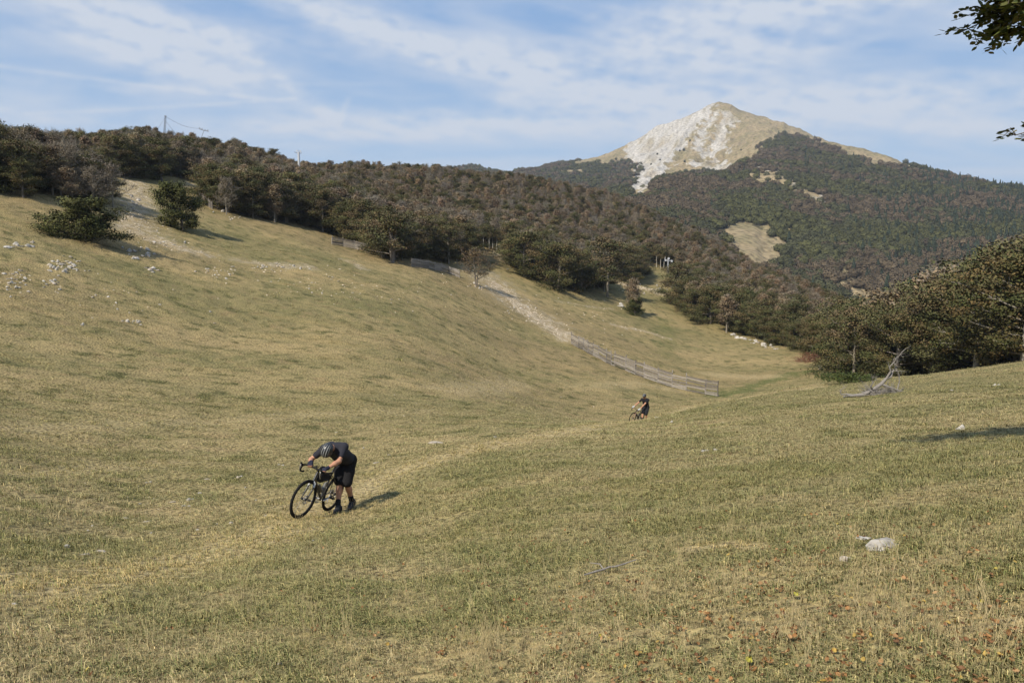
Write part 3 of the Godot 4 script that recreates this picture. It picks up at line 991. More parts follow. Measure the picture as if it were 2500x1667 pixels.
func make_single_trees() -> void:
	for k in [[1982, 884, 5.0], [2015, 892, 4.5], [1795, 822, 3.2], [1820, 830, 3.2], [1845, 838, 3.2], [1870, 846, 3.2], [1893, 852, 3.2], [1560, 704, 5.0]]:
		stands.append([flat(find(k[0], k[1])), k[2]])
	single("bush", 205, 587, 476, "wide low dark green bush on the slope left of the stony track", 1.3, 0.4, "beech_bush", "bush", 0.7)
	single("wind_bush", 445, 562, 442, "dark green bush leaning left beside the stony track", 0.9, 0.0, "beech_bush", "bush", 0.5)
	single("open_tree", 1163, 697, 598, "lone rust and olive open-branched tree at the top of the chalky scar", 1.0, 1.1, "beech_tree", "tree", 0.5)
	single("rust", 1545, 766, 678, "lone rust-topped bush standing in the meadow above the long fence", 0.75, 0.3, "beech_bush", "bush", 0.5)
	single("bush", 1550, 769, 722, "small dark green bush at the foot of the lone rust-topped bush", 0.75, 2.0, "beech_bush", "bush", 0.5)
	single("clump", 958, 642, 520, "many-stemmed olive-green beech between the two upper board fences", 1.05, 0.6, "beech_tree", "tree", 0.45)
	single("mixed", 1095, 644, 548, "half-turned beech standing just behind the lone open tree", 1.05, 2.6)
	single("olive_wide", 1280, 674, 560, "broad olive-green beech at the corner of the wood above the chalky scar", 1.15, 0.9)
	single("olive_wide", 1365, 708, 585, "broad olive-green beech left of the bare-trunked beech", 1.15, 4.1)
	single("olive", 1420, 716, 610, "olive-green beech touching the bare-trunked beech on its left", 1.1, 5.0)
	single("tall_trunk", 1483, 724, 580, "tall beech with a bare pale trunk at the edge of the wood", 1.0, 2.0)
	single("mixed", 788, 566, 462, "rounded green and rust beech above the upper board fence", 1.15, 1.9)
	single("rust", 165, 492, 408, "rust-red thicket tree above the wide dark bush", 1.2, 1.2)
	single("bare", 228, 502, 405, "grey bare shrub tree left of the stony track", 1.1, 0.2)
	single("bare", 275, 506, 398, "grey bare tree with fanning twigs at the left edge of the stony track", 1.0, 3.2)
	single("olive", 55, 482, 385, "dark green beech at the far left edge of the meadow", 1.15, 2.2)
	single("olive", 330, 398, 322, "bright dark-green tree standing out of the brown wood under the mast", 1.1, 0.8)
	single("bare", 552, 524, 432, "grey bare fan-shaped tree above the curved picket fence", 1.0, 1.4)
	single("olive", 505, 492, 425, "dark green tree at the end of the curved picket fence", 1.0, 2.7)
	single("olive_wide", 1735, 790, 690, "wide dark olive beech above the left end of the pale rocks", 1.15, 3.0)
	single("mixed", 1650, 742, 640, "green and rust beech below the lower white pylon", 1.1, 4.4)
	single("olive_wide", 1795, 808, 712, "low-spreading olive beech above the middle of the pale rocks", 1.1, 0.5)
	single("olive", 1868, 832, 745, "olive beech above the right end of the pale rocks", 1.15, 1.5)
	for k in [[1180, 607, 548, "leftmost of the pale slim trunks in the stony slot"], [1194, 611, 552, "second pale slim trunk from the left in the stony slot"], [1203, 613, 556, "third pale slim trunk from the left in the stony slot"], [1213, 616, 560, "rightmost of the pale slim trunks in the stony slot"],
			[1587, 645, 590, "leftmost of the pale slim trunks left of the lower white pylon"], [1603, 652, 596, "second pale slim trunk left of the lower white pylon"], [1613, 656, 600, "third pale slim trunk left of the lower white pylon"], [1621, 658, 606, "pale slim trunk nearest the lower white pylon"]]:
		single("pole", k[0], k[1], k[2], k[3], 1.0, k[0] * 0.1, "beech_tree", "tree", 0.12)
		clear_view(k[0], find(k[0], k[1]), 3.0)
	single_at("tall_trunk", 2085, 98, 752, "green beech with a pale forked trunk left of the dead branch", 1.0, 0.4)
	single_at("olive_wide", 1985, 140, 772, "spreading olive beech behind the reddish brush pile", 1.15, 2.4)
	single_at("olive_wide", 2190, 94, 750, "dense olive beech right behind the dead branch", 1.1, 3.3)
	single_at("old_beech", 2385, 88, 655, "large rusty-green beech with pale bare limbs near the right edge", 1.05, 1.0)
	single_at("old_beech", 2500, 80, 612, "largest rusty-green beech with pale bare limbs at the right edge", 1.1, 2.9)

# ------------------------------------------------------------------ stones
var chalk_mats: Array[StandardMaterial3D] = []
var stone_shapes: Array[ArrayMesh] = []

func stone_shape(seed_: int, squash: float, long_: float) -> ArrayMesh:
	var rng := RandomNumberGenerator.new()
	rng.seed = seed_
	var nz := noise(FastNoiseLite.new(), seed_, 0.9, 2)
	var rings := 4
	var sides := 7
	var p := []
	var cuts := []
	for k in 5: cuts.append([Vector3(rng.randfn(), rng.randfn() * 0.7, rng.randfn()).normalized(), rng.randf_range(0.55, 0.85)])
	for i in rings + 1:
		for k in sides:
			var a := PI * i / rings
			var b := TAU * (k + 0.5 * (i % 2)) / sides
			var d := Vector3(sin(a) * cos(b), cos(a), sin(a) * sin(b))
			var q := d * (1.0 + nz.get_noise_3dv(d * 1.3) * 0.75)
			for c in cuts:
				var over: float = q.dot(c[0]) - c[1]
				if over > 0.0: q -= c[0] * over
			p.append(Vector3(q.x * long_, q.y * squash + squash * 0.35, q.z) * 0.5)
	var mb := MB.new()
	for i in rings:
		for k in sides:
			var k2 := (k + 1) % sides
			for t in [[p[i * sides + k], p[i * sides + k2], p[(i + 1) * sides + k]], [p[i * sides + k2], p[(i + 1) * sides + k2], p[(i + 1) * sides + k]]]:
				var nn: Vector3 = (t[1] - t[0]).cross(t[2] - t[0])
				if nn.length() < 1e-5: continue
				nn = nn.normalized()
				if nn.dot((t[0] + t[1] + t[2]) / 3.0 - Vector3(0, squash * 0.2, 0)) < 0.0: nn = -nn
				mb.tri(mb.vert(t[0], nn), mb.vert(t[1], nn), mb.vert(t[2], nn))
	return mb.done()

func lay_stone(p: Vector3, wide: float, shape: int, turn: float, label: String, group: String, sink := 0.03) -> void:
	var o := part("limestone_rock", stone_shapes[shape], chalk_mats[shape % chalk_mats.size()], self)
	o.position = p - Vector3(0, wide * sink, 0)
	o.basis = Basis(Vector3.UP, turn).scaled(Vector3.ONE * wide)
	tag(o, label, "rock", group)

func make_stones() -> void:
	for k in 4:
		var m := mat([Color(0.57, 0.54, 0.485), Color(0.48, 0.45, 0.40), Color(0.64, 0.61, 0.56), Color(0.54, 0.48, 0.40)][k], 0.92, 0.25)
		m.albedo_texture = grain(70 + k, 40.0, 4, [0.0, grey(0.55), 0.4, grey(0.85), 1.0, grey(1.0)], 128)
		m.uv1_triplanar = true
		m.uv1_scale = Vector3(0.9, 0.9, 0.9)
		chalk_mats.append(m)
	for k in 8: stone_shapes.append(stone_shape(200 + k, [0.75, 0.4, 0.6, 0.3, 0.85, 0.5, 0.35, 0.65][k], [1.0, 1.5, 1.2, 1.7, 1.1, 1.3, 1.6, 1.0][k]))
	var rng := RandomNumberGenerator.new()
	rng.seed = 5
	# px, py, width in the picture, shape, label
	for k in [[2156, 1337, 84, 1, "largest flat pale stone in the grass at the lower right"], [2065, 1369, 32, 7, "smaller flat pale stone below the largest flat stone"], [2112, 1315, 30, 6, "thin sliver of stone just above the largest flat stone"],
			[1723, 1101, 20, 6, "flat pale stone in the middle of the right-hand slope"], [1748, 1099, 13, 5, "small stone beside the flat stone on the right-hand slope"], [2348, 1049, 25, 0, "white stone lying in the shadow of the overhanging beech"],
			[1640, 1032, 12, 0, "white stone on the brow beside the far cyclist"], [1068, 1083, 36, 3, "long flat slab between the two cyclists"], [763, 1321, 8, 0, "single white stone below the near bicycle"],
			[162, 1337, 15, 4, "upright pinkish stone at the lower left"], [202, 1356, 25, 3, "flat sunken slab right of the upright pinkish stone"], [244, 1347, 22, 3, "second sunken slab right of the upright pinkish stone"],
			[32, 1475, 13, 1, "pale stone at the far lower left"], [302, 1266, 15, 1, "left of two flat stones below the left valley floor"], [359, 1274, 18, 3, "right of two flat stones below the left valley floor"], [224, 1285, 8, 0, "small round stone above the two sunken slabs"],
			[213, 1295, 6, 2, "tiny stone below the small round stone on the left"], [368, 1302, 7, 0, "small stone under the right one of two flat stones"], [341, 1231, 7, 4, "small upright stone on the left valley floor"], [421, 1226, 14, 3, "thin flat stone left of the stone cluster"],
			[459, 1222, 13, 0, "largest stone of the small cluster left of the near cyclist"], [469, 1219, 8, 2, "right stone of the small cluster left of the near cyclist"], [447, 1236, 13, 1, "flat stone under the small cluster"], [461, 1236, 8, 5, "grey stone under the small cluster"],
			[487, 1204, 9, 2, "stone right above the small cluster"], [529, 1280, 7, 0, "small white stone left of the pale block"], [564, 1279, 15, 7, "pale block left of the near bicycle wheel"], [481, 1294, 9, 5, "dull stone below the small cluster"],
			[581, 1167, 13, 7, "double stone left of the near cyclist's handlebar"], [588, 1163, 8, 2, "small stone touching the double stone"], [598, 1191, 6, 0, "small stone below the double stone"], [624, 1222, 6, 0, "tiny white stone left of the near front wheel"],
			[648, 1259, 6, 2, "tiny white stone beside the near front wheel"], [356, 1179, 8, 5, "left of a pair of dark-shadowed stones on the left slope"], [366, 1178, 8, 0, "right of a pair of dark-shadowed stones on the left slope"], [505, 1170, 12, 3, "thin slab left of the double stone"],
			[680, 1135, 8, 5, "left pebble above the near handlebar"], [690, 1136, 7, 2, "right pebble above the near handlebar"], [919, 1130, 14, 3, "flat slab right of the near cyclist"], [949, 1111, 9, 1, "flat stone up-slope of the slab right of the near cyclist"],
			[887, 1094, 6, 0, "small stone above the near cyclist's back"], [821, 1056, 7, 2, "small stone behind the near cyclist's helmet"], [683, 1621, 15, 5, "pale stone in the grass near the bottom edge"], [1305, 1443, 8, 7, "small white stone among leaves in the middle foreground"],
			[2430, 941, 9, 0, "left of two small stones on the right brow"], [2440, 940, 7, 2, "right of two small stones on the right brow"], [2325, 953, 9, 1, "flat little stone on the right brow"], [1752, 967, 11, 0, "white stone at the right end of the long fence"],
			[1600, 1019, 5, 0, "left of two pebbles behind the far cyclist"], [1606, 1019, 5, 2, "right of two pebbles behind the far cyclist"], [1208, 1067, 10, 1, "small flat stone on the worn path between the cyclists"], [520, 518, 5, 0, "small stone below the curved picket fence"],
			[543, 517, 12, 0, "white boulder at the foot of the grey fan-shaped tree"]]:
		var p := find(k[0], k[1])
		lay_stone(p, k[2] * dist(p) / FOCAL / 1.15, k[3], rng.randf_range(-0.5, 0.5), k[4], "limestone rocks in the meadow")
	# clusters: centre, spread, count, smallest and largest width in the picture, where
	var rows := []
	for k in [[155, 650, 52, 18, 54, 5, 13, "in the dense stone cluster below the wide dark bush"], [35, 682, 38, 28, 40, 4, 11, "in the stone field at the far left"], [55, 600, 40, 10, 12, 8, 16, "left of the wide dark bush"],
			[345, 622, 38, 14, 16, 8, 18, "below the stony track"], [125, 694, 24, 16, 9, 6, 13, "under the dense stone cluster"], [370, 657, 12, 5, 5, 10, 18, "in the small group under the stony track"], [330, 786, 16, 6, 7, 6, 14, "in the isolated group low on the left slope"],
			[200, 790, 8, 4, 2, 8, 12, "alone low on the left slope"], [545, 662, 55, 18, 26, 4, 9, "in the pale scatter right of the stony track"], [660, 652, 80, 10, 34, 4, 10, "in the pale band across the left hillside"], [790, 690, 150, 36, 46, 3, 7, "sprinkled over the middle of the left hillside"],
			[280, 735, 190, 50, 34, 4, 9, "sprinkled over the lower left hillside"], [930, 720, 180, 50, 40, 3, 6, "sprinkled below the lone open tree"], [1168, 702, 24, 8, 12, 5, 10, "under the lone open tree"], [1270, 752, 60, 26, 34, 3, 7, "on the chalky scar"],
			[325, 492, 22, 22, 20, 5, 11, "on the stony track"], [395, 596, 60, 12, 22, 4, 9, "at the foot of the stony track"], [300, 520, 30, 10, 10, 5, 10, "under the grey bare tree"], [1560, 704, 52, 9, 44, 4, 9, "in the pinkish rubble bank"],
			[1236, 622, 10, 16, 14, 4, 9, "in the stony slot of the wood"], [1520, 748, 8, 3, 4, 8, 16, "left of the lone rust-topped bush"], [1545, 770, 8, 2, 3, 7, 14, "below the lone rust-topped bush"], [570, 530, 14, 4, 8, 4, 8, "at the foot of the wood above the picket fence"],
			[2012, 892, 22, 7, 24, 5, 12, "in the white heap under the brush pile"], [1010, 1010, 500, 60, 30, 2, 5, "sprinkled over the valley floor"], [1450, 780, 130, 60, 34, 3, 5, "sprinkled above the long fence"], [900, 1180, 400, 50, 24, 2, 5, "sprinkled round the near cyclist"], [320, 1230, 200, 60, 30, 2, 5, "sprinkled over the left valley floor"]]:
		for i in k[4]:
			rows.append([k[0] + rng.randfn(0, 0.55) * k[2], k[1] + rng.randfn(0, 0.55) * k[3], lerpf(k[5], k[6], pow(rng.randf(), 1.8)), k[7]])
	for i in 26:
		var t := i / 25.0
		rows.append([lerpf(1788, 1895, t) + rng.randfn() * 3, lerpf(818, 852, t) + rng.randfn() * 2.5, rng.randf_range(6, 15), "in the row of pale rocks along the wood"])
	rows.sort_custom(func(a, b): return a[2] > b[2])
	var where := []
	var tints := []
	for k in rows:
		var p := find(k[0], k[1])
		var size: float = k[2] * dist(p) / FOCAL / 1.15
		if size > 2.2: continue
		var shape := rng.randi() % 8
		if k[2] >= 6.0:
			counted[k[3]] = counted.get(k[3], -1) + 1
			var n: int = counted[k[3]]
			var word: String = "largest" if n == 0 else (ORDINAL[n] + " largest" if n < 20 else "small")
			lay_stone(p, size, shape, rng.randf() * TAU, word + " limestone rock " + k[3], "limestone rocks " + k[3])
		else:
			where.append(Transform3D(Basis(Vector3.UP, rng.randf() * TAU).scaled(Vector3.ONE * size), p - Vector3(0, size * 0.1, 0)))
			tints.append(Color.WHITE)
	# loose rubble along the chalky strips
	for s in scree:
		var line: Array = s[0]
		for i in line.size() - 1:
			var n := int((line[i] as Vector2).distance_to(line[i + 1]) * s[1] * 2.6 * s[2])
			for k in n:
				var q: Vector2 = (line[i] as Vector2).lerp(line[i + 1], rng.randf()) + Vector2(rng.randfn(), rng.randfn()) * s[1] * 0.6
				var size := rng.randf_range(0.05, 0.24)
				where.append(Transform3D(Basis(Vector3.UP, rng.randf() * TAU).scaled(Vector3.ONE * size), Vector3(q.x, ground_y(q.x, q.y), q.y)))
				tints.append(Color.WHITE)
	var warm := mat(Color(0.56, 0.485, 0.385), 0.95, 0.2)
	many("rubble", stone_shapes[2], warm, where, tints, "loose pale rubble and pebbles on the hillside and tracks", "rubble")

# ------------------------------------------------------------------ fences
var plank_mats: Array[StandardMaterial3D] = []

func plank_shape(seed_: int, thick: float, tall: float) -> ArrayMesh:     # length 1 along x, bent a little
	var rng := RandomNumberGenerator.new()
	rng.seed = seed_
	var mb := MB.new()
	var prev := []
	for i in 4:
		var t := i / 3.0 - 0.5
		var y := rng.randfn(0, 0.012)
		var hh := tall * rng.randf_range(0.75, 1.1) * 0.5
		var ring := [Vector3(t, y + hh, thick * 0.5), Vector3(t, y + hh, -thick * 0.5), Vector3(t, y - hh, -thick * 0.5), Vector3(t, y - hh, thick * 0.5)]
		if prev.size():
			for k in 4:
				var nn: Vector3 = [Vector3.UP, Vector3.FORWARD, Vector3.DOWN, Vector3.BACK][k]
				mb.quad(mb.vert(prev[k], nn), mb.vert(prev[(k + 1) % 4], nn), mb.vert(ring[(k + 1) % 4], nn), mb.vert(ring[k], nn))
		if i == 0 or i == 3:
			var nn := Vector3(-1 if i == 0 else 1, 0, 0)
			mb.quad(mb.vert(ring[0], nn), mb.vert(ring[1], nn), mb.vert(ring[2], nn), mb.vert(ring[3], nn))
		prev = ring
	return mb.done()

func make_fence(line: Array, spacing: float, height: float, boards: int, label: String, seed_: int, pickets := false) -> void:
	var rng := RandomNumberGenerator.new()
	rng.seed = seed_
	var path := []
	var total := 0.0
	for i in range(0, line.size(), 2): path.append(find(line[i], line[i + 1]))
	for i in path.size() - 1: total += flat(path[i]).distance_to(flat(path[i + 1]))
	var n := maxi(2, int(round(total / spacing)))
	var o := thing("wooden_fence", label, "fence", path[0])
	var at := []
	for k in n + 1:
		var want := total * k / n
		var i := 0
		while i < path.size() - 2 and want > flat(path[i]).distance_to(flat(path[i + 1])):
			want -= flat(path[i]).distance_to(flat(path[i + 1])); i += 1
		var q := flat(path[i]).lerp(flat(path[i + 1]), clampf(want / flat(path[i]).distance_to(flat(path[i + 1])), 0, 1))
		at.append(Vector3(q.x, ground_y(q.x, q.y), q.y) - o.position)
	var planks := []
	for k in 4: planks.append(plank_shape(seed_ + k, 0.04, 0.135 if not pickets else 0.09))
	var posts := []
	for k in 3:
		var mb := MB.new()
		mb.tube([Vector3(0, -0.4, 0), Vector3(rng.randfn(0, 0.015), 0.6, 0), Vector3(rng.randfn(0, 0.03), 1.0, rng.randfn(0, 0.03))], [0.07, 0.065, 0.055], 6)
		posts.append(mb.done())
	for k in n + 1:
		var p := part("post", posts[rng.randi() % 3], plank_mats[rng.randi() % 3], o)
		var side := Vector3.ZERO
		p.position = at[k]
		var ph := height * rng.randf_range(1.04, 1.24)
		p.basis = Basis.from_euler(Vector3(rng.randfn(0, 0.03), rng.randf() * TAU, rng.randfn(0, 0.03))).scaled(Vector3(1, ph, 1))
	for k in n:
		var a: Vector3 = at[k]
		var b: Vector3 = at[k + 1]
		var dir := b - a
		var side := dir.cross(Vector3.UP).normalized()
		if side.z < 0: side = -side
		if pickets:
			for y in [0.3, 0.85]:
				var rail := part("rail", planks[rng.randi() % 4], plank_mats[rng.randi() % 3], o)
				rail.transform = Transform3D(Basis(dir * 1.03, Vector3.UP, side), a.lerp(b, 0.5) + Vector3(0, height * y, 0) + side * 0.06)
			var m := int(dir.length() / 0.2)
			for i in m:
				var pk := part("picket", planks[rng.randi() % 4], plank_mats[rng.randi() % 3], o)
				var c := a.lerp(b, (i + 0.5) / m) + Vector3(0, height * 0.5, 0) + side * 0.1
				pk.transform = Transform3D(Basis(Vector3.UP * height * rng.randf_range(0.9, 1.05) + dir.normalized() * rng.randfn(0, 0.03), -dir.normalized(), side), c)
		else:
			for i in boards:
				if rng.randf() < 0.06: continue
				var bd := part("board", planks[rng.randi() % 4], plank_mats[rng.randi() % 3], o)
				var y := height * (0.08 + 0.90 * i / (boards - 1)) + rng.randfn(0, 0.015)
				var tilt := rng.randfn(0, 0.03)
				bd.transform = Transform3D(Basis(dir * rng.randf_range(0.98, 1.05) + Vector3(0, tilt, 0), Vector3.UP, side), a.lerp(b, 0.5) + Vector3(0, y, 0) + side * (0.055 + 0.03 * (i % 2)))

func make_fences() -> void:
	for k in 3:
		var m := mat([Color(0.37, 0.335, 0.30), Color(0.25, 0.225, 0.20), Color(0.48, 0.44, 0.395)][k], 0.9, 0.2)
		m.albedo_texture = grain(80 + k, 20.0, 3, [0.0, grey(0.6), 1.0, grey(1.0)], 128)
		m.uv1_triplanar = true
		m.uv1_scale = Vector3(0.6, 6.0, 6.0)
		plank_mats.append(m)
	make_fence([1396, 840, 1415, 851, 1440, 865, 1464, 876, 1489, 888, 1501, 895, 1544, 911, 1567, 920, 1602, 933, 1622, 939, 1669, 952, 1692, 956, 1730, 965, 1753, 968], 1.9, 1.5, 8, "long curving grey snow fence of weathered boards across the meadow", 300)
	make_fence([810, 597, 850, 604, 897, 615], 1.9, 1.25, 8, "short grey board fence left of the many-stemmed tree", 310)
	make_fence([1004, 650, 1040, 655, 1068, 660, 1095, 668, 1122, 678], 1.9, 1.2, 8, "grey board fence running behind the lone open tree", 320)
	make_fence([481, 481, 490, 489, 504, 500, 518, 510], 1.9, 1.15, 0, "curved grey picket fence at the edge of the wood on the left", 330, true)

# ------------------------------------------------------------------ ski-lift pylons, the mast and its cables
func clear_view(px: float, p: Vector3, wide: float) -> void:      # the cutting in front of a pylon
	for k in 16:
		stands.append([flat(on(px, dist(p) - k * 2.2)), wide])

func make_lift() -> void:
	var paint := mat(Color(0.48, 0.50, 0.53), 0.5, 0.4, 0.0)
	var steel := mat(Color(0.22, 0.23, 0.25), 0.45, 0.5, 0.5)
	var p := find(1631, 664)
	clear_view(1631, p, 4.6)
	var h := top_of(p, 1628, 628)
	var o := thing("lift_pylon", "white ski-lift pylon with two wheel arms at the edge of the lower wood", "pylon", p)
	var mb := MB.new()
	mb.tube([Vector3(0, -0.5, 0), Vector3(0, h * 0.95, 0)], [0.26, 0.19], 10)
	part("mast", mb.done(), paint, o)
	mb = MB.new()
	mb.tube([Vector3(-1.0, h * 0.86, 0), Vector3(0, h * 0.74, 0), Vector3(1.1, h * 0.8, 0)], [0.09, 0.12, 0.09], 6)
	mb.tube([Vector3(-1.0, h * 0.86, 0), Vector3(-0.85, h * 1.02, 0)], [0.07], 6)
	part("crossarm", mb.done(), paint, o)
	for s in [[-0.75, 0.80], [0.15, 0.92], [1.05, 0.74]]:
		mb = MB.new()
		mb.torus(Vector3(s[0], h * s[1], 0.15), Vector3(0, 0, 1), 0.25, Vector2(0.06, 0.05), 16, 6)
		mb.tube([Vector3(s[0], h * s[1], 0.1), Vector3(s[0], h * s[1], 0.2)], [0.19], 14)
		part("wheel", mb.done(), paint, o)
	mb = MB.new()
	for k in 10: mb.tube([Vector3(-0.16, h * 0.09 * k, 0.28), Vector3(0.16, h * 0.09 * k, 0.28)], [0.025], 4)
	for s in [-0.16, 0.16]: mb.tube([Vector3(s, 0, 0.28), Vector3(s, h * 0.85, 0.24)], [0.03], 4)
	part("ladder", mb.done(), steel, o)

	p = on(745, 254)
	clear_view(745, p, 4.0)
	h = top_of(p, 745, 366)
	o = thing("lift_pylon", "slim white ski-lift pylon on the skyline of the wooded ridge", "pylon", p)
	mb = MB.new()
	mb.tube([Vector3(0, -0.5, 0), Vector3(0, h * 0.93, 0)], [0.42, 0.32], 10)
	part("mast", mb.done(), paint, o)
	mb = MB.new()
	mb.tube([Vector3(-1.3, h * 0.93, 0), Vector3(0, h * 0.88, 0), Vector3(0.9, h * 0.90, 0)], [0.08, 0.1, 0.08], 6)
	mb.tube([Vector3(0.15, h * 0.85, 0), Vector3(0.1, h, 0)], [0.07, 0.05], 6)
	part("crossarm", mb.done(), steel, o)
	for s in [[-0.5, 0.965], [0.55, 0.95]]:
		mb = MB.new()
		mb.torus(Vector3(s[0], h * s[1], 0.1), Vector3(0, 0, 1), 0.18, Vector2(0.06, 0.05), 14, 6)
		mb.tube([Vector3(s[0], h * s[1], 0.06), Vector3(s[0], h * s[1], 0.14)], [0.14], 12)
		part("wheel", mb.done(), paint, o)

	var foot := on(424, 245)
	o = thing("lattice_mast", "thin leaning lattice mast rising above the wood on the skyline", "mast", foot)
	var d := Field.ray(403, 284)
	var r := 245.0
	var e := d / Vector2(d.x, d.z).length()
	var tip := Vector3(e.x * r, EYE.y + e.y * r, e.z * r) - foot
	var legs := []
	for k in 3:
		var off := Vector3(cos(TAU * k / 3.0), 0, sin(TAU * k / 3.0)) * 0.42
		legs.append(off)
		mb = MB.new()
		mb.tube([off, tip + off * 0.5], [0.05, 0.045], 5)
		part("leg", mb.done(), steel, o)
	mb = MB.new()
	for k in 22:
		var t := k / 22.0
		for s in 3:
			mb.tube([tip * t + legs[s] * (1.0 - t * 0.5), tip * (t + 1.0 / 22.0) + legs[(s + 1) % 3] * (0.98 - t * 0.5)], [0.028], 4, false)
	part("bracing", mb.done(), steel, o)
	mb = MB.new()
	mb.box(Transform3D(Basis(), tip + Vector3(0, 0.1, 0)), Vector3(0.5, 0.15, 0.3))
	part("head_plate", mb.done(), steel, o)

	var head_at := on(497, 262)
	d = Field.ray(497, 319)
	e = d / Vector2(d.x, d.z).length()
	var head := Vector3(e.x * 262.0, EYE.y + e.y * 262.0, e.z * 262.0)
	o = thing("cable_support", "dark wheel assembly of the lift on the skyline right of the mast", "cable support", head_at)
	mb = MB.new()
	mb.tube([Vector3(0, -0.5, 0), head - head_at], [0.09, 0.07], 8)
	part("pole", mb.done(), steel, o)
	mb = MB.new()
	mb.tube([head - head_at + Vector3(-1.35, 0.55, 0), head - head_at + Vector3(0, 0.1, 0), head - head_at + Vector3(1.4, -0.2, 0)], [0.12, 0.13, 0.1], 6)
	part("beam", mb.done(), steel, o)
	for s in [[-1.2, 0.7], [-0.5, 0.5], [0.35, 0.15], [1.15, 0.1]]:
		mb = MB.new()
		mb.torus(head - head_at + Vector3(s[0], s[1] + 0.05, 0.1), Vector3(0, 0, 1), 0.17, Vector2(0.05, 0.05), 12, 6)
		part("wheel", mb.done(), steel, o)
	var ends := [[tip + foot, head + Vector3(-1.3, 0.6, 0), "upper thin cable sagging from the leaning mast to the wheel assembly"], [tip + foot - Vector3(0, 1.2, 0), head_at + Vector3(-1, 2.5, 0), "lower thin cable running from the leaning mast down into the wood"], [tip + foot, on(384, 215) + Vector3(0, 3, 0), "thin stay cable running left from the leaning mast"]]
	for k in ends:
		mb = MB.new()
		var path := []
		for i in 13:
			var t := i / 12.0
			path.append((k[0] as Vector3).lerp(k[1], t) - Vector3(0, sin(t * PI) * 0.8, 0))
		mb.tube(path, [0.035], 4, false)
		tag(part("lift_cable", mb.done(), steel, self), k[2], "cable")

# ------------------------------------------------------------------ dead wood and weeds
func fork(mb: MB, rng: RandomNumberGenerator, a: Vector3, dir: Vector3, len_: float, r: float, depth: int, low: float) -> void:
	var path := [a]
	var radii := [r]
	var d := dir
	for k in 4:
		d = (d + Vector3(rng.randfn(), rng.randfn() * 0.7, rng.randfn()) * 0.28).normalized()
		var p: Vector3 = path[-1] + d * len_ * 0.25
		p.y = maxf(p.y, low)
		path.append(p); radii.append(r * (1.0 - 0.2 * (k + 1)))
	mb.tube(path, radii, 5 if r > 0.02 else 3, false)
	if depth > 0:
		for k in rng.randi_range(2, 4):
			var i := rng.randi_range(1, 4)
			fork(mb, rng, path[i], (d + Vector3(rng.randfn(), rng.randfn() * 0.8, rng.randfn()) * 0.8).normalized(), len_ * rng.randf_range(0.4, 0.7), radii[i] * 0.62, depth - 1, low)

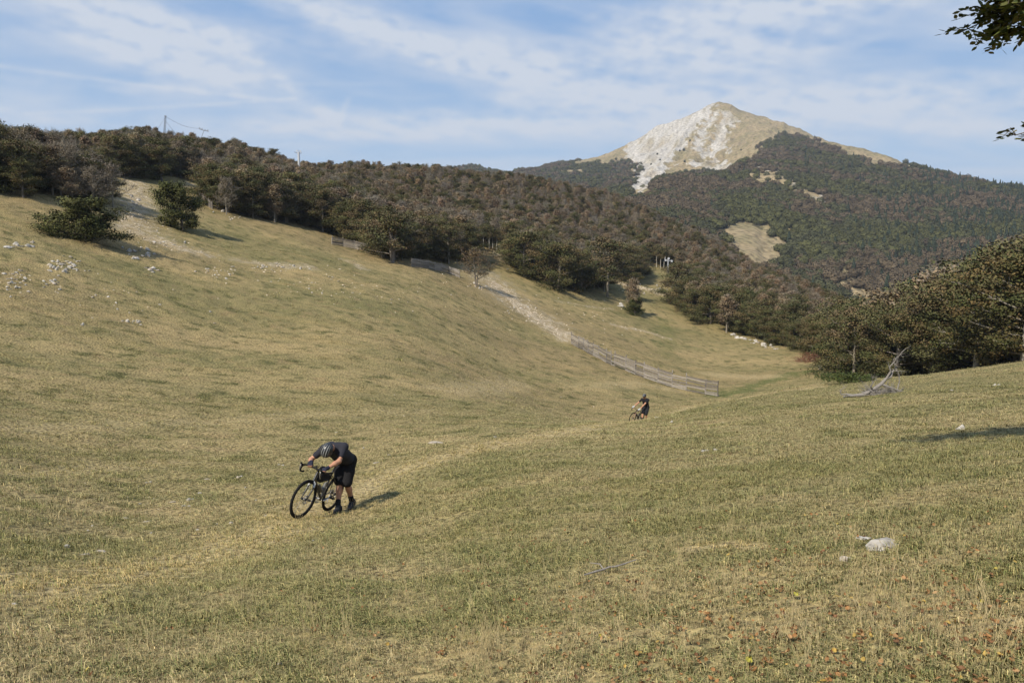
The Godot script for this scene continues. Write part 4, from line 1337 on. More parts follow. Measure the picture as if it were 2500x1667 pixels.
func make_dead_wood() -> void:
	var rng := RandomNumberGenerator.new()
	rng.seed = 8
	var silver := mat(Color(0.36, 0.335, 0.31), 0.85, 0.2)
	silver.albedo_texture = grain(86, 14.0, 3, [0.0, grey(0.6), 1.0, grey(1.0)], 128)
	silver.uv1_triplanar = true
	silver.uv1_scale = Vector3(4, 4, 4)
	var p := find(2113, 968)
	var o := thing("dead_branch", "silvery dead branch lying on the brow with one limb reaching up", "branch", p)
	o.scale = Vector3.ONE * (dist(p) / 50.0)
	var mb := MB.new()
	mb.tube([Vector3(-1.35, 0.03, 0.2), Vector3(-0.75, 0.07, 0.1), Vector3(-0.1, 0.10, 0), Vector3(0.45, 0.38, -0.05), Vector3(0.95, 0.72, -0.1), Vector3(1.2, 1.05, -0.05)], [0.05, 0.085, 0.125, 0.12, 0.105, 0.085], 8)
	part("stem", mb.done(), silver, o)
	for k in [[Vector3(1.2, 1.05, -0.05), Vector3(1.42, 1.5, 0), Vector3(1.3, 1.75, 0.05), Vector3(1.5, 2.0, 0.1), Vector3(1.72, 2.3, 0.1), Vector3(1.9, 2.6, 0.15)],
			[Vector3(1.2, 1.05, -0.05), Vector3(1.5, 1.15, -0.1), Vector3(1.62, 1.5, -0.15), Vector3(1.85, 1.45, -0.2), Vector3(1.72, 1.85, -0.2), Vector3(1.62, 2.1, -0.2)],
			[Vector3(0.45, 0.38, -0.05), Vector3(0.25, 0.6, 0.1), Vector3(0.35, 0.8, 0.1), Vector3(0.3, 1.0, 0.15)],
			[Vector3(0.95, 0.72, -0.1), Vector3(1.4, 0.55, 0.1), Vector3(1.8, 0.4, 0.1), Vector3(1.9, 0.9, 0.1), Vector3(1.85, 1.2, 0.1)],
			[Vector3(-0.75, 0.07, 0.1), Vector3(-1.1, 0.14, 0.0), Vector3(-1.35, 0.1, -0.1), Vector3(-1.4, 0.3, -0.1)]]:
		mb = MB.new()
		var radii := []
		for i in k.size(): radii.append(lerpf(0.075, 0.02, float(i) / (k.size() - 1)))
		mb.tube(k, radii, 5, false)
		for i in range(2, k.size()):
			fork(mb, rng, k[i], ((k[i] - k[i - 1]) as Vector3).normalized() + Vector3(rng.randfn() * 0.5, 0.3, 0.2), 0.5, 0.03, 2, 0.03)
		part("limb", mb.done(), silver, o)
	mb = MB.new()
	for k in 80:
		var a := Vector3(rng.randf_range(-0.1, 1.9), rng.randf_range(0.05, 0.3), rng.randfn(0, 0.25))
		fork(mb, rng, a, Vector3(rng.randfn(), rng.randf_range(0.0, 1.0), rng.randfn() * 0.6).normalized(), rng.randf_range(0.4, 0.95), 0.026, 1, 0.02)
	var tw := part("twigs", mb.done(), silver, o)
	tw.set_meta("kind", "stuff")
	# the reddish heap of cut branches
	p = find(1982, 882)
	o = thing("brush_pile", "heap of reddish-brown cut branches at the foot of the right-hand wood", "brush pile", p)
	var sc := dist(p) / 118.0
	for g in 2:
		mb = MB.new()
		mb.col = [Color(0.17, 0.075, 0.05), Color(0.22, 0.13, 0.09)][g]
		for k in 150:
			var a := rng.randf() * TAU
			var q := Vector3(rng.randfn(0, 1.25), 0, rng.randfn(0, 0.7))
			q.y = maxf(0.05, 1.15 * exp(-q.x * q.x * 0.45) * rng.randf())
			mb.col = ([Color(0.17, 0.075, 0.05), Color(0.22, 0.13, 0.09)][g] as Color) * rng.randf_range(0.7, 1.2)
			fork(mb, rng, q * sc, Vector3(cos(a), rng.randf_range(-0.1, 0.5), sin(a)), rng.randf_range(0.6, 1.3) * sc, 0.028, 1 if k % 3 == 0 else 0, 0.02)
		var bp := part(["dead_twigs", "cut_branches"][g], mb.done(), bark, o)
		bp.set_meta("kind", "stuff")
	# grey stick in the foreground
	var a1 := find(1425, 1418)
	var a2 := find(1552, 1381)
	mb = MB.new()
	var path := []
	for i in 9:
		var q := a1.lerp(a2, i / 8.0) + Vector3(rng.randfn(0, 0.008), 0, rng.randfn(0, 0.012))
		q.y = ground_y(q.x, q.z) + 0.045 + rng.randf() * 0.012
		path.append(q - a1)
	mb.tube(path, [0.006, 0.008, 0.010, 0.009, 0.009, 0.008, 0.008, 0.006, 0.004], 6)
	mb.tube([path[3], path[3] + Vector3(-0.03, 0.03, -0.05), path[3] + Vector3(-0.12, 0.03, -0.08)], [0.007, 0.006, 0.003], 5)
	var st := part("dead_stick", mb.done(), silver, self)
	st.position = a1
	tag(st, "thin grey dead stick lying in the foreground grass", "stick")
	# dry grass stalk
	var weeds := [[2010, 926, 0.7, "left-most"], [2035, 932, 0.9, "tallest"], [2062, 936, 0.7, "middle"], [2085, 934, 0.6, "darkest"], [2106, 932, 0.55, "right-most"]]
	for k in weeds:
		var q := find(k[0], k[1])
		var sm := MB.new()
		var lf := MB.new()
		for i in 46:
			var b := Vector3(rng.randfn(0, 0.55), 0, rng.randfn(0, 0.4))
			var t := b + Vector3(rng.randfn(0, 0.1), k[2] * rng.randf_range(0.5, 1.1), rng.randfn(0, 0.1))
			sm.col = Color(0.12, 0.13, 0.05)
			sm.tube([b, b.lerp(t, 0.5) + Vector3(rng.randfn(0, 0.02), 0, 0), t], [0.01, 0.008, 0.004], 3, false)
			for j in 12:
				var m := b.lerp(t, rng.randf_range(0.25, 1.0))
				var al := Vector3(rng.randfn(), rng.randf_range(-0.3, 0.5), rng.randfn()).normalized() * rng.randf_range(0.05, 0.11)
				lf.col = pick(rng, [Color(0.075, 0.10, 0.03), Color(0.10, 0.12, 0.035), Color(0.055, 0.075, 0.025)])
				lf.leaf(m + al, al, al.cross(Vector3(rng.randfn(), 1.0, rng.randfn())).normalized() * 0.035, (Vector3.UP + al * 4.0).normalized())
		var wd := thing("green_shrub", k[3] + " of the low green nettle clumps in front of the forked trunk", "shrub", q, "green nettle clumps before the wood")
		part("stems", sm.done(), bark, wd).set_meta("kind", "stuff")
		part("leaves", lf.done(), leafage, wd).set_meta("kind", "stuff")

# ------------------------------------------------------------------ bicycles
# local axes of a bicycle: x forward, y up, z to the rider's right; the rear tyre touches the ground at the origin
const WHEEL := 0.345
const BASE := 1.03

class Bike:
	var xf := Transform3D()
	var steer := Transform3D()
	func front(p: Vector3) -> Vector3: return steer * p

func bike_frame(contact: Vector3, heading: Vector3, lean: float, turned: float) -> Bike:
	var b := Bike.new()
	var h := Vector3(heading.x, 0, heading.z).normalized()
	var rear := contact - h * BASE
	rear.y = ground_y(rear.x, rear.z) + 0.015
	var fr := contact + Vector3(0, 0.015, 0)
	var x := (fr - rear).normalized()
	var z := x.cross(Vector3.UP).normalized()
	var y := z.cross(x).normalized()
	var basis := Basis(x, y, z)
	basis = Basis(x, lean) * basis
	b.xf = Transform3D(basis, rear)
	var axis := Vector3(0.36, -0.93, 0).normalized()
	var pivot := Vector3(0.865, 0.70, 0)
	var rot := Basis(axis, turned)
	b.steer = Transform3D(rot, pivot - rot * pivot)
	return b

func make_bike(b: Bike, label: String, paint: Color, accent: Color, bags: bool) -> Node3D:
	var black := mat(Color(0.014, 0.014, 0.015), 0.75, 0.3)
	var rubber := mat(Color(0.018, 0.018, 0.018), 0.9, 0.25)
	var steel := mat(Color(0.42, 0.42, 0.43), 0.32, 0.5, 0.85)
	var gloss := mat(paint, 0.28, 0.5)
	gloss.clearcoat_enabled = true; gloss.clearcoat = 0.7; gloss.clearcoat_roughness = 0.12
	var second := mat(accent, 0.3, 0.5)
	var o := thing("bicycle", label, "bicycle", b.xf.origin)
	o.transform = b.xf
	var bb := Vector3(0.425, 0.275, 0)
	var hub := Vector3(0, WHEEL, 0)
	var seat_top := Vector3(0.285, 0.80, 0)
	var head_lo := Vector3(0.882, 0.665, 0)
	var head_hi := Vector3(0.835, 0.815, 0)
	var mb := MB.new()
	mb.tube([bb, head_lo + Vector3(-0.01, 0.03, 0)], [0.024, 0.024], 10)
	mb.tube([bb, seat_top], [0.019, 0.018], 10)
	mb.tube([seat_top - Vector3(-0.01, 0.05, 0), head_hi - Vector3(0, 0.03, 0)], [0.017, 0.018], 10)
	mb.tube([head_lo, head_hi], [0.024, 0.022], 10)
	for s in [-1.0, 1.0]:
		mb.tube([bb + Vector3(-0.03, 0, 0.03 * s), bb + Vector3(-0.12, 0.02, 0.045 * s), hub + Vector3(0.01, 0, 0.065 * s)], [0.012, 0.012, 0.009], 8)
		mb.tube([seat_top - Vector3(0.0, 0.10, -0.016 * s), hub + Vector3(0.06, 0.2, 0.05 * s), hub + Vector3(0, 0, 0.065 * s)], [0.009, 0.009, 0.008], 8)
	mb.tube([bb - Vector3(0, 0, 0.036), bb + Vector3(0, 0, 0.036)], [0.024], 12)
	part("frame", mb.done(), gloss, o)
	mb = MB.new()
	var front := Vector3(BASE, WHEEL, 0)
	for s in [-1.0, 1.0]:
		var path := []
		for p in [head_lo + Vector3(0.004, -0.015, 0.0), head_lo + Vector3(0.01, -0.035, 0.045 * s), Vector3(0.93, 0.52, 0.056 * s), Vector3(0.985, 0.41, 0.055 * s), front + Vector3(0, 0, 0.053 * s)]: path.append(b.front(p))
		mb.tube(path, [0.018, 0.018, 0.015, 0.012, 0.009], 9)
	var fk := part("fork", mb.done(), second, o)
	if bags:
		mb = MB.new()
		for s in [-1.0, 1.0]: mb.tube([b.front(head_lo + Vector3(0.006, -0.02, 0.012 * s)), b.front(head_lo + Vector3(0.012, -0.04, 0.046 * s)), b.front(Vector3(0.915, 0.56, 0.056 * s))], [0.02, 0.0195, 0.0175], 9)
		part("fork_crown", mb.done(), mat(Color(0.55, 0.56, 0.57), 0.3, 0.5), fk)
	for k in 2:
		var c := hub if k == 0 else b.front(front)
		var ax := Vector3(0, 0, 1) if k == 0 else b.steer.basis * Vector3(0, 0, 1)
		mb = MB.new()
		mb.torus(c, ax, WHEEL - 0.022, Vector2(0.022, 0.021), 56, 10)
		var w := part("front_wheel" if k == 1 else "rear_wheel", mb.done(), rubber, o)
		mb = MB.new()
		mb.torus(c, ax, WHEEL - 0.052, Vector2(0.012, 0.013), 56, 8)
		part("rim", mb.done(), black, w)
		mb = MB.new()
		var u := ax.cross(Vector3(0, 1, 0)).normalized()
		var v := ax.cross(u)
		for i in 24:
			var a := TAU * i / 24.0
			var off := 0.5 * (1.0 if i % 4 < 2 else -1.0)
			var s := 1.0 if i % 2 == 0 else -1.0
			mb.tube([c + (u * cos(a + off) + v * sin(a + off)) * 0.022 + ax * 0.028 * s, c + (u * cos(a) + v * sin(a)) * (WHEEL - 0.06)], [0.0014], 3, false)
		part("spokes", mb.done(), steel, w).set_meta("kind", "stuff")
		mb = MB.new()
		mb.tube([c - ax * 0.055, c - ax * 0.03, c + ax * 0.03, c + ax * 0.055], [0.012, 0.02, 0.02, 0.012], 12)
		part("hub", mb.done(), black, w)
		mb = MB.new()
		mb.torus(c - ax * 0.045, ax, 0.066, Vector2(0.012, 0.0012), 28, 6)
		mb.torus(c - ax * 0.045, ax, 0.028, Vector2(0.010, 0.0012), 20, 6)
		for i in 6:
			var a := TAU * i / 6.0
			mb.tube([c - ax * 0.045 + (u * cos(a) + v * sin(a)) * 0.03, c - ax * 0.045 + (u * cos(a + 0.5) + v * sin(a + 0.5)) * 0.06], [0.003], 4, false)
		part("brake_disc", mb.done(), steel, w)
	mb = MB.new()
	var path := []
	for p in [head_hi + Vector3(-0.004, 0.0, 0), head_hi + Vector3(-0.012, 0.035, 0), head_hi + Vector3(0.035, 0.05, 0), head_hi + Vector3(0.085, 0.065, 0)]: path.append(b.front(p))
	mb.tube(path, [0.02, 0.019, 0.018, 0.018], 9)
	part("stem", mb.done(), black, o)
	var clamp_ := head_hi + Vector3(0.085, 0.065, 0)
	mb = MB.new()
	for s in [-1.0, 1.0]:
		path = []
		for p in [Vector3(0, 0, 0), Vector3(-0.002, 0.002, 0.13), Vector3(0.004, 0.004, 0.19), Vector3(0.035, 0.004, 0.212), Vector3(0.078, -0.002, 0.216), Vector3(0.104, -0.03, 0.222), Vector3(0.104, -0.075, 0.232), Vector3(0.07, -0.115, 0.24), Vector3(0.0, -0.125, 0.244), Vector3(-0.03, -0.125, 0.245)]:
			path.append(b.front(clamp_ + Vector3(p.x, p.y, p.z * s)))
		mb.tube(path, [0.0158], 9)
	part("handlebar", mb.done(), black, o)
	for s in [-1.0, 1.0]:
		mb = MB.new()
		path = []
		for p in [Vector3(0.07, 0.0, 0.216), Vector3(0.11, 0.006, 0.216), Vector3(0.145, 0.022, 0.215), Vector3(0.16, 0.05, 0.214)]: path.append(b.front(clamp_ + Vector3(p.x, p.y, p.z * s)))
		mb.tube(path, [0.019, 0.021, 0.02, 0.013], 9)
		var hood := part("brake_hood", mb.done(), rubber, o)
		mb = MB.new()
		path = []
		for p in [Vector3(0.15, 0.03, 0.212), Vector3(0.168, -0.01, 0.212), Vector3(0.158, -0.06, 0.216), Vector3(0.135, -0.105, 0.22)]: path.append(b.front(clamp_ + Vector3(p.x, p.y, p.z * s)))
		mb.tube(path, [0.006, 0.008, 0.008, 0.005], 6)
		part("brake_lever", mb.done(), steel, hood)
	mb = MB.new()
	mb.tube([seat_top, seat_top + Vector3(-0.05, 0.155, 0)], [0.0136], 9)
	part("seat_post", mb.done(), black, o)
	mb = MB.new()
	var sd := seat_top + Vector3(-0.055, 0.175, 0)
	mb.ball(sd + Vector3(-0.075, 0.0, 0), Vector3(0.075, 0.024, 0.072), 6, 12)
	mb.ball(sd + Vector3(0.03, -0.002, 0), Vector3(0.12, 0.02, 0.036), 6, 12)
	part("saddle", mb.done(), black, o)
	mb = MB.new()
	mb.torus(bb + Vector3(0, 0, 0.05), Vector3(0, 0, 1), 0.082, Vector2(0.01, 0.002), 32, 6)
	for i in 5:
		var a := TAU * i / 5.0
		mb.tube([bb + Vector3(0, 0, 0.05), bb + Vector3(cos(a) * 0.08, sin(a) * 0.08, 0.05)], [0.007], 5)
	part("chainring", mb.done(), steel, o)
	for s in [-1.0, 1.0]:
		var tip := bb + Vector3(0.165 * s, -0.05 * s, 0.08 * s)
		mb = MB.new()
		mb.tube([bb + Vector3(0, 0, 0.055 * s), bb + Vector3(0.01 * s, 0, 0.07 * s), tip], [0.014, 0.013, 0.010], 8)
		var cr := part("crank", mb.done(), steel, o)
		mb = MB.new()
		mb.box(Transform3D(Basis(), tip + Vector3(0, 0, 0.055 * s)), Vector3(0.075, 0.018, 0.08))
		part("pedal", mb.done(), black, cr)
	mb = MB.new()
	for i in 5: mb.torus(hub + Vector3(0, 0, 0.028 + i * 0.005), Vector3(0, 0, 1), 0.055 - i * 0.007, Vector2(0.006, 0.0015), 22, 5)
	mb.tube([hub + Vector3(-0.01, -0.06, 0.055), hub + Vector3(0.02, -0.10, 0.055), hub + Vector3(0.03, -0.17, 0.05)], [0.012, 0.010, 0.008], 6)
	part("rear_gears", mb.done(), steel, o)
	mb = MB.new()
	mb.tube([bb + Vector3(0, 0.082, 0.05), hub + Vector3(0, 0.05, 0.045)], [0.0045], 4, false)
	mb.tube([bb + Vector3(0, -0.082, 0.05), hub + Vector3(0.03, -0.17, 0.05), hub + Vector3(0.02, -0.1, 0.05)], [0.0045], 4, false)
	part("chain", mb.done(), steel, o)
	var bottle_mat := mat(Color(0.10, 0.10, 0.095), 0.35, 0.5)
	for k in 2:
		var a := bb.lerp(head_lo, 0.30) + Vector3(-0.045, 0.05, 0) if k == 0 else bb.lerp(seat_top, 0.22) + Vector3(0.06, 0.01, 0)
		var d := (head_lo - bb).normalized() if k == 0 else (seat_top - bb).normalized()
		mb = MB.new()
		mb.tube([a, a + d * 0.13, a + d * 0.145, a + d * 0.155, a + d * 0.185, a + d * 0.20], [0.037, 0.037, 0.030, 0.035, 0.026, 0.012], 14)
		var bt := part("bottle", mb.done(), bottle_mat, o)
		mb = MB.new()
		for s in [-1.0, 1.0]: mb.tube([a - d * 0.01 + Vector3(0, 0, 0.0), a + d * 0.02 + Vector3(0, 0, 0.04 * s), a + d * 0.12 + Vector3(0, 0, 0.04 * s)], [0.0035], 5)
		part("bottle_cage", mb.done(), steel, bt)
	if bags:
		var cloth := mat(Color(0.016, 0.016, 0.018), 0.85, 0.3)
		mb = MB.new()
		var ring := [seat_top + Vector3(0.06, -0.075, 0), head_hi + Vector3(-0.05, -0.05, 0), head_hi + Vector3(-0.015, -0.14, 0), head_hi + Vector3(-0.15, -0.20, 0), seat_top + Vector3(0.05, -0.15, 0)]
		for s in [-1.0, 1.0]:
			var ids := []
			for p in ring: ids.append(mb.vert(p + Vector3(0, 0, 0.032 * s), Vector3(0, 0, s)))
			for i in range(1, ids.size() - 1): mb.tri(ids[0], ids[i], ids[i + 1])
		for i in ring.size():
			var p: Vector3 = ring[i]
			var q: Vector3 = ring[(i + 1) % ring.size()]
			var nn := (q - p).cross(Vector3(0, 0, 1)).normalized()
			mb.quad(mb.vert(p + Vector3(0, 0, 0.032), nn), mb.vert(q + Vector3(0, 0, 0.032), nn), mb.vert(q - Vector3(0, 0, 0.032), nn), mb.vert(p - Vector3(0, 0, 0.032), nn))
		part("frame_bag", mb.done(), cloth, o)
		mb = MB.new()
		mb.ball(head_hi.lerp(seat_top, 0.22) + Vector3(0, 0.055, 0), Vector3(0.10, 0.052, 0.035), 6, 12)
		part("top_tube_bag", mb.done(), cloth, o)
		mb = MB.new()
		mb.box(Transform3D(Basis(), b.front(clamp_ + Vector3(0.0, 0.035, 0))), Vector3(0.07, 0.014, 0.05))
		part("cycle_computer", mb.done(), black, o)
	return o

# ------------------------------------------------------------------ figures: joints with radii, joined by a smooth minimum and meshed as surface nets
func flesh(mb: MB, bones: Array, cell: float, blend: float) -> void:
	var lo := Vector3.INF
	var hi := -Vector3.INF
	for b in bones:
		var r := maxf(b[2], b[3]) + cell * 2.0 + blend
		for e in 2:
			lo = lo.min(b[e] - Vector3.ONE * r)
			hi = hi.max(b[e] + Vector3.ONE * r)
	var nx := int((hi.x - lo.x) / cell) + 2
	var ny := int((hi.y - lo.y) / cell) + 2
	var nz := int((hi.z - lo.z) / cell) + 2
	var f := PackedFloat32Array()
	f.resize(nx * ny * nz)
	f.fill(9.0)
	for b in bones:
		var a: Vector3 = b[0]
		var d: Vector3 = b[1] - b[0]
		var l2 := maxf(d.length_squared(), 1e-8)
		var ra: float = b[2]
		var rb: float = b[3]
		var r := maxf(ra, rb) + cell * 1.8 + blend
		var p0 := ((a.min(b[1]) - Vector3.ONE * r - lo) / cell).floor()
		var p1 := ((a.max(b[1]) + Vector3.ONE * r - lo) / cell).ceil()
		for k in range(maxi(int(p0.z), 0), mini(int(p1.z) + 1, nz)):
			for j in range(maxi(int(p0.y), 0), mini(int(p1.y) + 1, ny)):
				var at := (k * ny + j) * nx
				for i in range(maxi(int(p0.x), 0), mini(int(p1.x) + 1, nx)):
					var q := lo + Vector3(i, j, k) * cell - a
					var t := clampf(q.dot(d) / l2, 0.0, 1.0)
					var s := (q - d * t).length() - lerpf(ra, rb, t)
					var o := f[at + i]
					var h := maxf(blend - absf(o - s), 0.0)
					f[at + i] = minf(o, s) - h * h * 0.25 / blend
	var ids := {}
	for k in nz - 1:
		for j in ny - 1:
			for i in nx - 1:
				var at := (k * ny + j) * nx + i
				var inn := 0
				var vals := [f[at], f[at + 1], f[at + nx], f[at + nx + 1], f[at + nx * ny], f[at + nx * ny + 1], f[at + nx * ny + nx], f[at + nx * ny + nx + 1]]
				for v in vals:
					if v < 0.0: inn += 1
				if inn == 0 or inn == 8: continue
				var sum := Vector3.ZERO
				var cnt := 0
				for e in [[0, 1], [2, 3], [4, 5], [6, 7], [0, 2], [1, 3], [4, 6], [5, 7], [0, 4], [1, 5], [2, 6], [3, 7]]:
					var va: float = vals[e[0]]
					var vb: float = vals[e[1]]
					if (va < 0.0) != (vb < 0.0):
						var t := va / (va - vb)
						var pa := Vector3(e[0] & 1, (e[0] >> 1) & 1, e[0] >> 2)
						var pb := Vector3(e[1] & 1, (e[1] >> 1) & 1, e[1] >> 2)
						sum += pa.lerp(pb, t)
						cnt += 1
				var g := Vector3(vals[1] + vals[3] + vals[5] + vals[7] - vals[0] - vals[2] - vals[4] - vals[6], vals[2] + vals[3] + vals[6] + vals[7] - vals[0] - vals[1] - vals[4] - vals[5], vals[4] + vals[5] + vals[6] + vals[7] - vals[0] - vals[1] - vals[2] - vals[3])
				ids[at] = mb.vert(lo + (Vector3(i, j, k) + sum / cnt) * cell, g.normalized())
	var st := [1, nx, nx * ny]
	for at in ids:
		for ax in 3:
			var u: int = st[(ax + 1) % 3]
			var w: int = st[(ax + 2) % 3]
			if (f[at] < 0.0) != (f[at + st[ax]] < 0.0):
				if ids.has(at - u) and ids.has(at - w) and ids.has(at - u - w):
					mb.quad(ids[at], ids[at - u], ids[at - u - w], ids[at - w])

func bend(a: Vector3, c: Vector3, l1: float, l2: float, hint: Vector3) -> Vector3:   # the elbow or knee between two joints
	var d := c - a
	var l := minf(d.length(), (l1 + l2) * 0.999)
	var n := d.normalized()
	var x := (l1 * l1 - l2 * l2 + l * l) / (2.0 * l)
	var y := sqrt(maxf(l1 * l1 - x * x, 0.0))
	return a + n * x + (hint - n * hint.dot(n)).normalized() * y

func hand_bones(wrist: Vector3, grip: Vector3, bar: Vector3, thumb_side: Vector3) -> Array:
	# palm from the wrist to the grip; four fingers of unequal length curl round the bar, the thumb leaves the side of the palm
	var out := []
	var fwd := (grip - wrist).normalized()
	var down := (Vector3.DOWN - fwd * Vector3.DOWN.dot(fwd)).normalized()
	bar = (bar - fwd * bar.dot(fwd)).normalized()
	var top := grip - down * 0.028
	for k in 3:
		var s := (k - 1) * 0.024
		out.append([wrist + bar * s * 0.7, top + bar * s - fwd * 0.012, 0.019, 0.017])
	var len_ := [0.92, 1.0, 0.95, 0.78]
	for k in 4:
		var s := (k - 1.5) * 0.0205
		var kn := top + bar * s + fwd * 0.006
		var a: Vector3 = kn + fwd * 0.034 * len_[k] + down * 0.012
		var b: Vector3 = a + down * 0.030 * len_[k] - fwd * 0.004
		var c: Vector3 = b + down * 0.008 - fwd * 0.024 * len_[k]
		out.append([kn, a, 0.0098, 0.009]); out.append([a, b, 0.009, 0.0085]); out.append([b, c, 0.0085, 0.0075])
	var tb := wrist.lerp(top, 0.35) + bar * 0.028 * signf(thumb_side.dot(bar)) + down * 0.008
	var tm := tb + fwd * 0.038 + down * 0.022 + bar * 0.012 * signf(thumb_side.dot(bar))
	out.append([tb, tm, 0.013, 0.011]); out.append([tm, tm + fwd * 0.024 + down * 0.02, 0.0105, 0.009])
	return out

func make_rider(label: String, j: Dictionary, clothes: Dictionary) -> void:
	# j holds world joints: pelvis, chest (between the shoulders), neck, crown direction, face direction, shoulders, hands, feet, knee hints
	var o := thing("person", label, "person", j.root)
	var at := func(p: Vector3) -> Vector3: return p - j.root
	var skin := mat(Color(0.44, 0.235, 0.15), 0.55, 0.35)
	skin.subsurf_scatter_enabled = true; skin.subsurf_scatter_strength = 0.08
	var pel: Vector3 = at.call(j.pelvis)
	var chest: Vector3 = at.call(j.chest)
	var neck: Vector3 = at.call(j.neck)
	var up: Vector3 = j.crown.normalized()
	var face: Vector3 = (j.face - up * j.face.dot(up)).normalized()
	var ear := up.cross(face).normalized()
	var right: Vector3 = j.right.normalized()           # the figure's own right
	var spine := (chest - pel).normalized()
	var belly := spine.cross(right).normalized()
	if belly.dot(j.face) < 0.0 and belly.y > 0.0: belly = -belly
	var bones := []
	var shirt := []
	var shorts := []
	var waist := pel.lerp(chest, 0.38)
	for s in [-1.0, 1.0]:
		bones.append([pel + right * 0.075 * s, waist + right * 0.06 * s, 0.112, 0.105])
		bones.append([waist + right * 0.06 * s, chest + right * 0.075 * s - spine * 0.06, 0.105, 0.118])
		shirt.append([pel + right * 0.07 * s + spine * 0.06, waist + right * 0.062 * s, 0.125, 0.118])
		shirt.append([waist + right * 0.062 * s, chest + right * 0.078 * s - spine * 0.06, 0.118, 0.13])
		shorts.append([pel + right * 0.075 * s - spine * 0.02, pel + right * 0.07 * s + spine * 0.09, 0.13, 0.118])
	bones.append([chest, neck, 0.062, 0.055]); bones.append([neck, neck + up * 0.06, 0.056, 0.055])
	shirt.append([chest, neck.lerp(chest, 0.55), 0.085, 0.07])
	var hands := []
	var gloves := []
	for s in [0, 1]:
		var sh: Vector3 = at.call(j.shoulders[s])
		var grip: Vector3 = at.call(j.hands[s])
		var fore: Vector3 = j.fore[s]
		var wrist := grip - fore.normalized() * 0.085 + Vector3(0, 0.03, 0)
		var elbow := bend(sh, wrist, 0.295, 0.255, j.elbow_hint[s])
		var el := wrist - (wrist - elbow).limit_length(0.29)
		bones.append([chest.lerp(sh, 0.3), sh, 0.075, 0.058])
		bones.append([sh, sh.lerp(elbow, 0.5), 0.053, 0.048]); bones.append([sh.lerp(elbow, 0.5), elbow, 0.047, 0.039])
		bones.append([elbow, elbow.lerp(wrist, 0.35), 0.039, 0.040]); bones.append([elbow.lerp(wrist, 0.35), wrist, 0.040, 0.026])
		shirt.append([chest.lerp(sh, 0.3), sh, 0.088, 0.07]); shirt.append([sh, sh.lerp(elbow, 0.62), 0.068, 0.060])
		hands.append(hand_bones(wrist, grip, j.bars[s], j.thumbs[s]))
		var gl := []
		for b in hands[s].slice(0, 3): gl.append([b[0], b[1], b[2] + 0.006, b[3] + 0.006])
		for k in 4:
			var b = hands[s][3 + k * 3]
			gl.append([b[0], (b[0] as Vector3).lerp(b[1], 0.8), b[2] + 0.004, b[3] + 0.004])
		gl.append([wrist - (wrist - elbow).normalized() * 0.02, wrist, 0.033, 0.03])
		gloves.append(gl)
		var hip := pel + right * (0.095 if s == 1 else -0.095) - spine * 0.03
		var foot: Vector3 = at.call(j.feet[s])
		var toe: Vector3 = (j.toes[s] as Vector3).normalized()
		var ankle := foot + Vector3(0, 0.10 + j.lift[s], 0)
		var knee := bend(hip, ankle, 0.43, 0.42, j.knee_hint[s])
		bones.append([hip, hip.lerp(knee, 0.4), 0.095, 0.084]); bones.append([hip.lerp(knee, 0.4), knee, 0.084, 0.056])
		var back := -toe * 0.022
		bones.append([knee, knee.lerp(ankle, 0.32) + back, 0.054, 0.056]); bones.append([knee.lerp(ankle, 0.32) + back, ankle, 0.056, 0.036])
		bones.append([ankle, foot + toe * 0.08 + Vector3(0, 0.045, 0), 0.034, 0.022])
		shorts.append([hip, hip.lerp(knee, 0.5), 0.115, 0.105]); shorts.append([hip.lerp(knee, 0.5), hip.lerp(knee, 0.93), 0.105, 0.098])
		# shoes and socks
		var shoe := []
		var heel := foot - toe * 0.07 + Vector3(0, 0.045 + j.lift[s], 0)
		var ball_ := foot + toe * 0.09 + Vector3(0, 0.04, 0)
		shoe.append([heel, ball_, 0.049, 0.047]); shoe.append([ball_, foot + toe * 0.16 + Vector3(0, 0.034, 0), 0.047, 0.036]); shoe.append([heel + Vector3(0, 0.035, 0), ankle + Vector3(0, 0.01, 0), 0.048, 0.046]); shoe.append([ankle, ball_ + Vector3(0, 0.012, 0), 0.047, 0.045])
		var sm := MB.new()
		flesh(sm, shoe, 0.011, 0.02)
		var sh_part := part("shoe", sm.done(), mat(Color(0.02, 0.02, 0.022), 0.6, 0.4), o)
		sm = MB.new()
		flesh(sm, [[ankle - Vector3(0, 0.03, 0), ankle.lerp(knee, 0.26), 0.043, 0.05]], 0.012, 0.01)
		part("sock", sm.done(), mat(clothes.sock, 0.95, 0.2), o)
	var body := MB.new()
	flesh(body, bones, clothes.cell, 0.035)
	for s in 2: flesh(body, hands[s], 0.0042, 0.006)
	# head: cranium, jaw, nose, ears, brow, lips
	var c := neck + up * 0.155
	var head := [[c + face * 0.022, c - face * 0.028, 0.082, 0.084], [c + face * 0.02 - up * 0.02, c + face * 0.045 - up * 0.085, 0.07, 0.046], [c + face * 0.055 - up * 0.10, c + face * 0.072 - up * 0.108, 0.034, 0.022],
		[c + face * 0.098 + up * 0.008, c + face * 0.118 - up * 0.032, 0.010, 0.015], [c + face * 0.084 + ear * 0.036 + up * 0.022, c + face * 0.084 - ear * 0.036 + up * 0.022, 0.014, 0.014],
		[c + face * 0.094 + ear * 0.018 - up * 0.066, c + face * 0.094 - ear * 0.018 - up * 0.066, 0.010, 0.010], [c + face * 0.09 + ear * 0.014 - up * 0.08, c + face * 0.09 - ear * 0.014 - up * 0.08, 0.010, 0.010],
		[neck - up * 0.01, c - up * 0.06 - face * 0.02, 0.056, 0.058]]
	for s in [-1.0, 1.0]: head.append([c + ear * 0.084 * s + up * 0.012 - face * 0.01, c + ear * 0.082 * s - up * 0.028 - face * 0.005, 0.013, 0.010])
	flesh(body, head, 0.0065, 0.014)
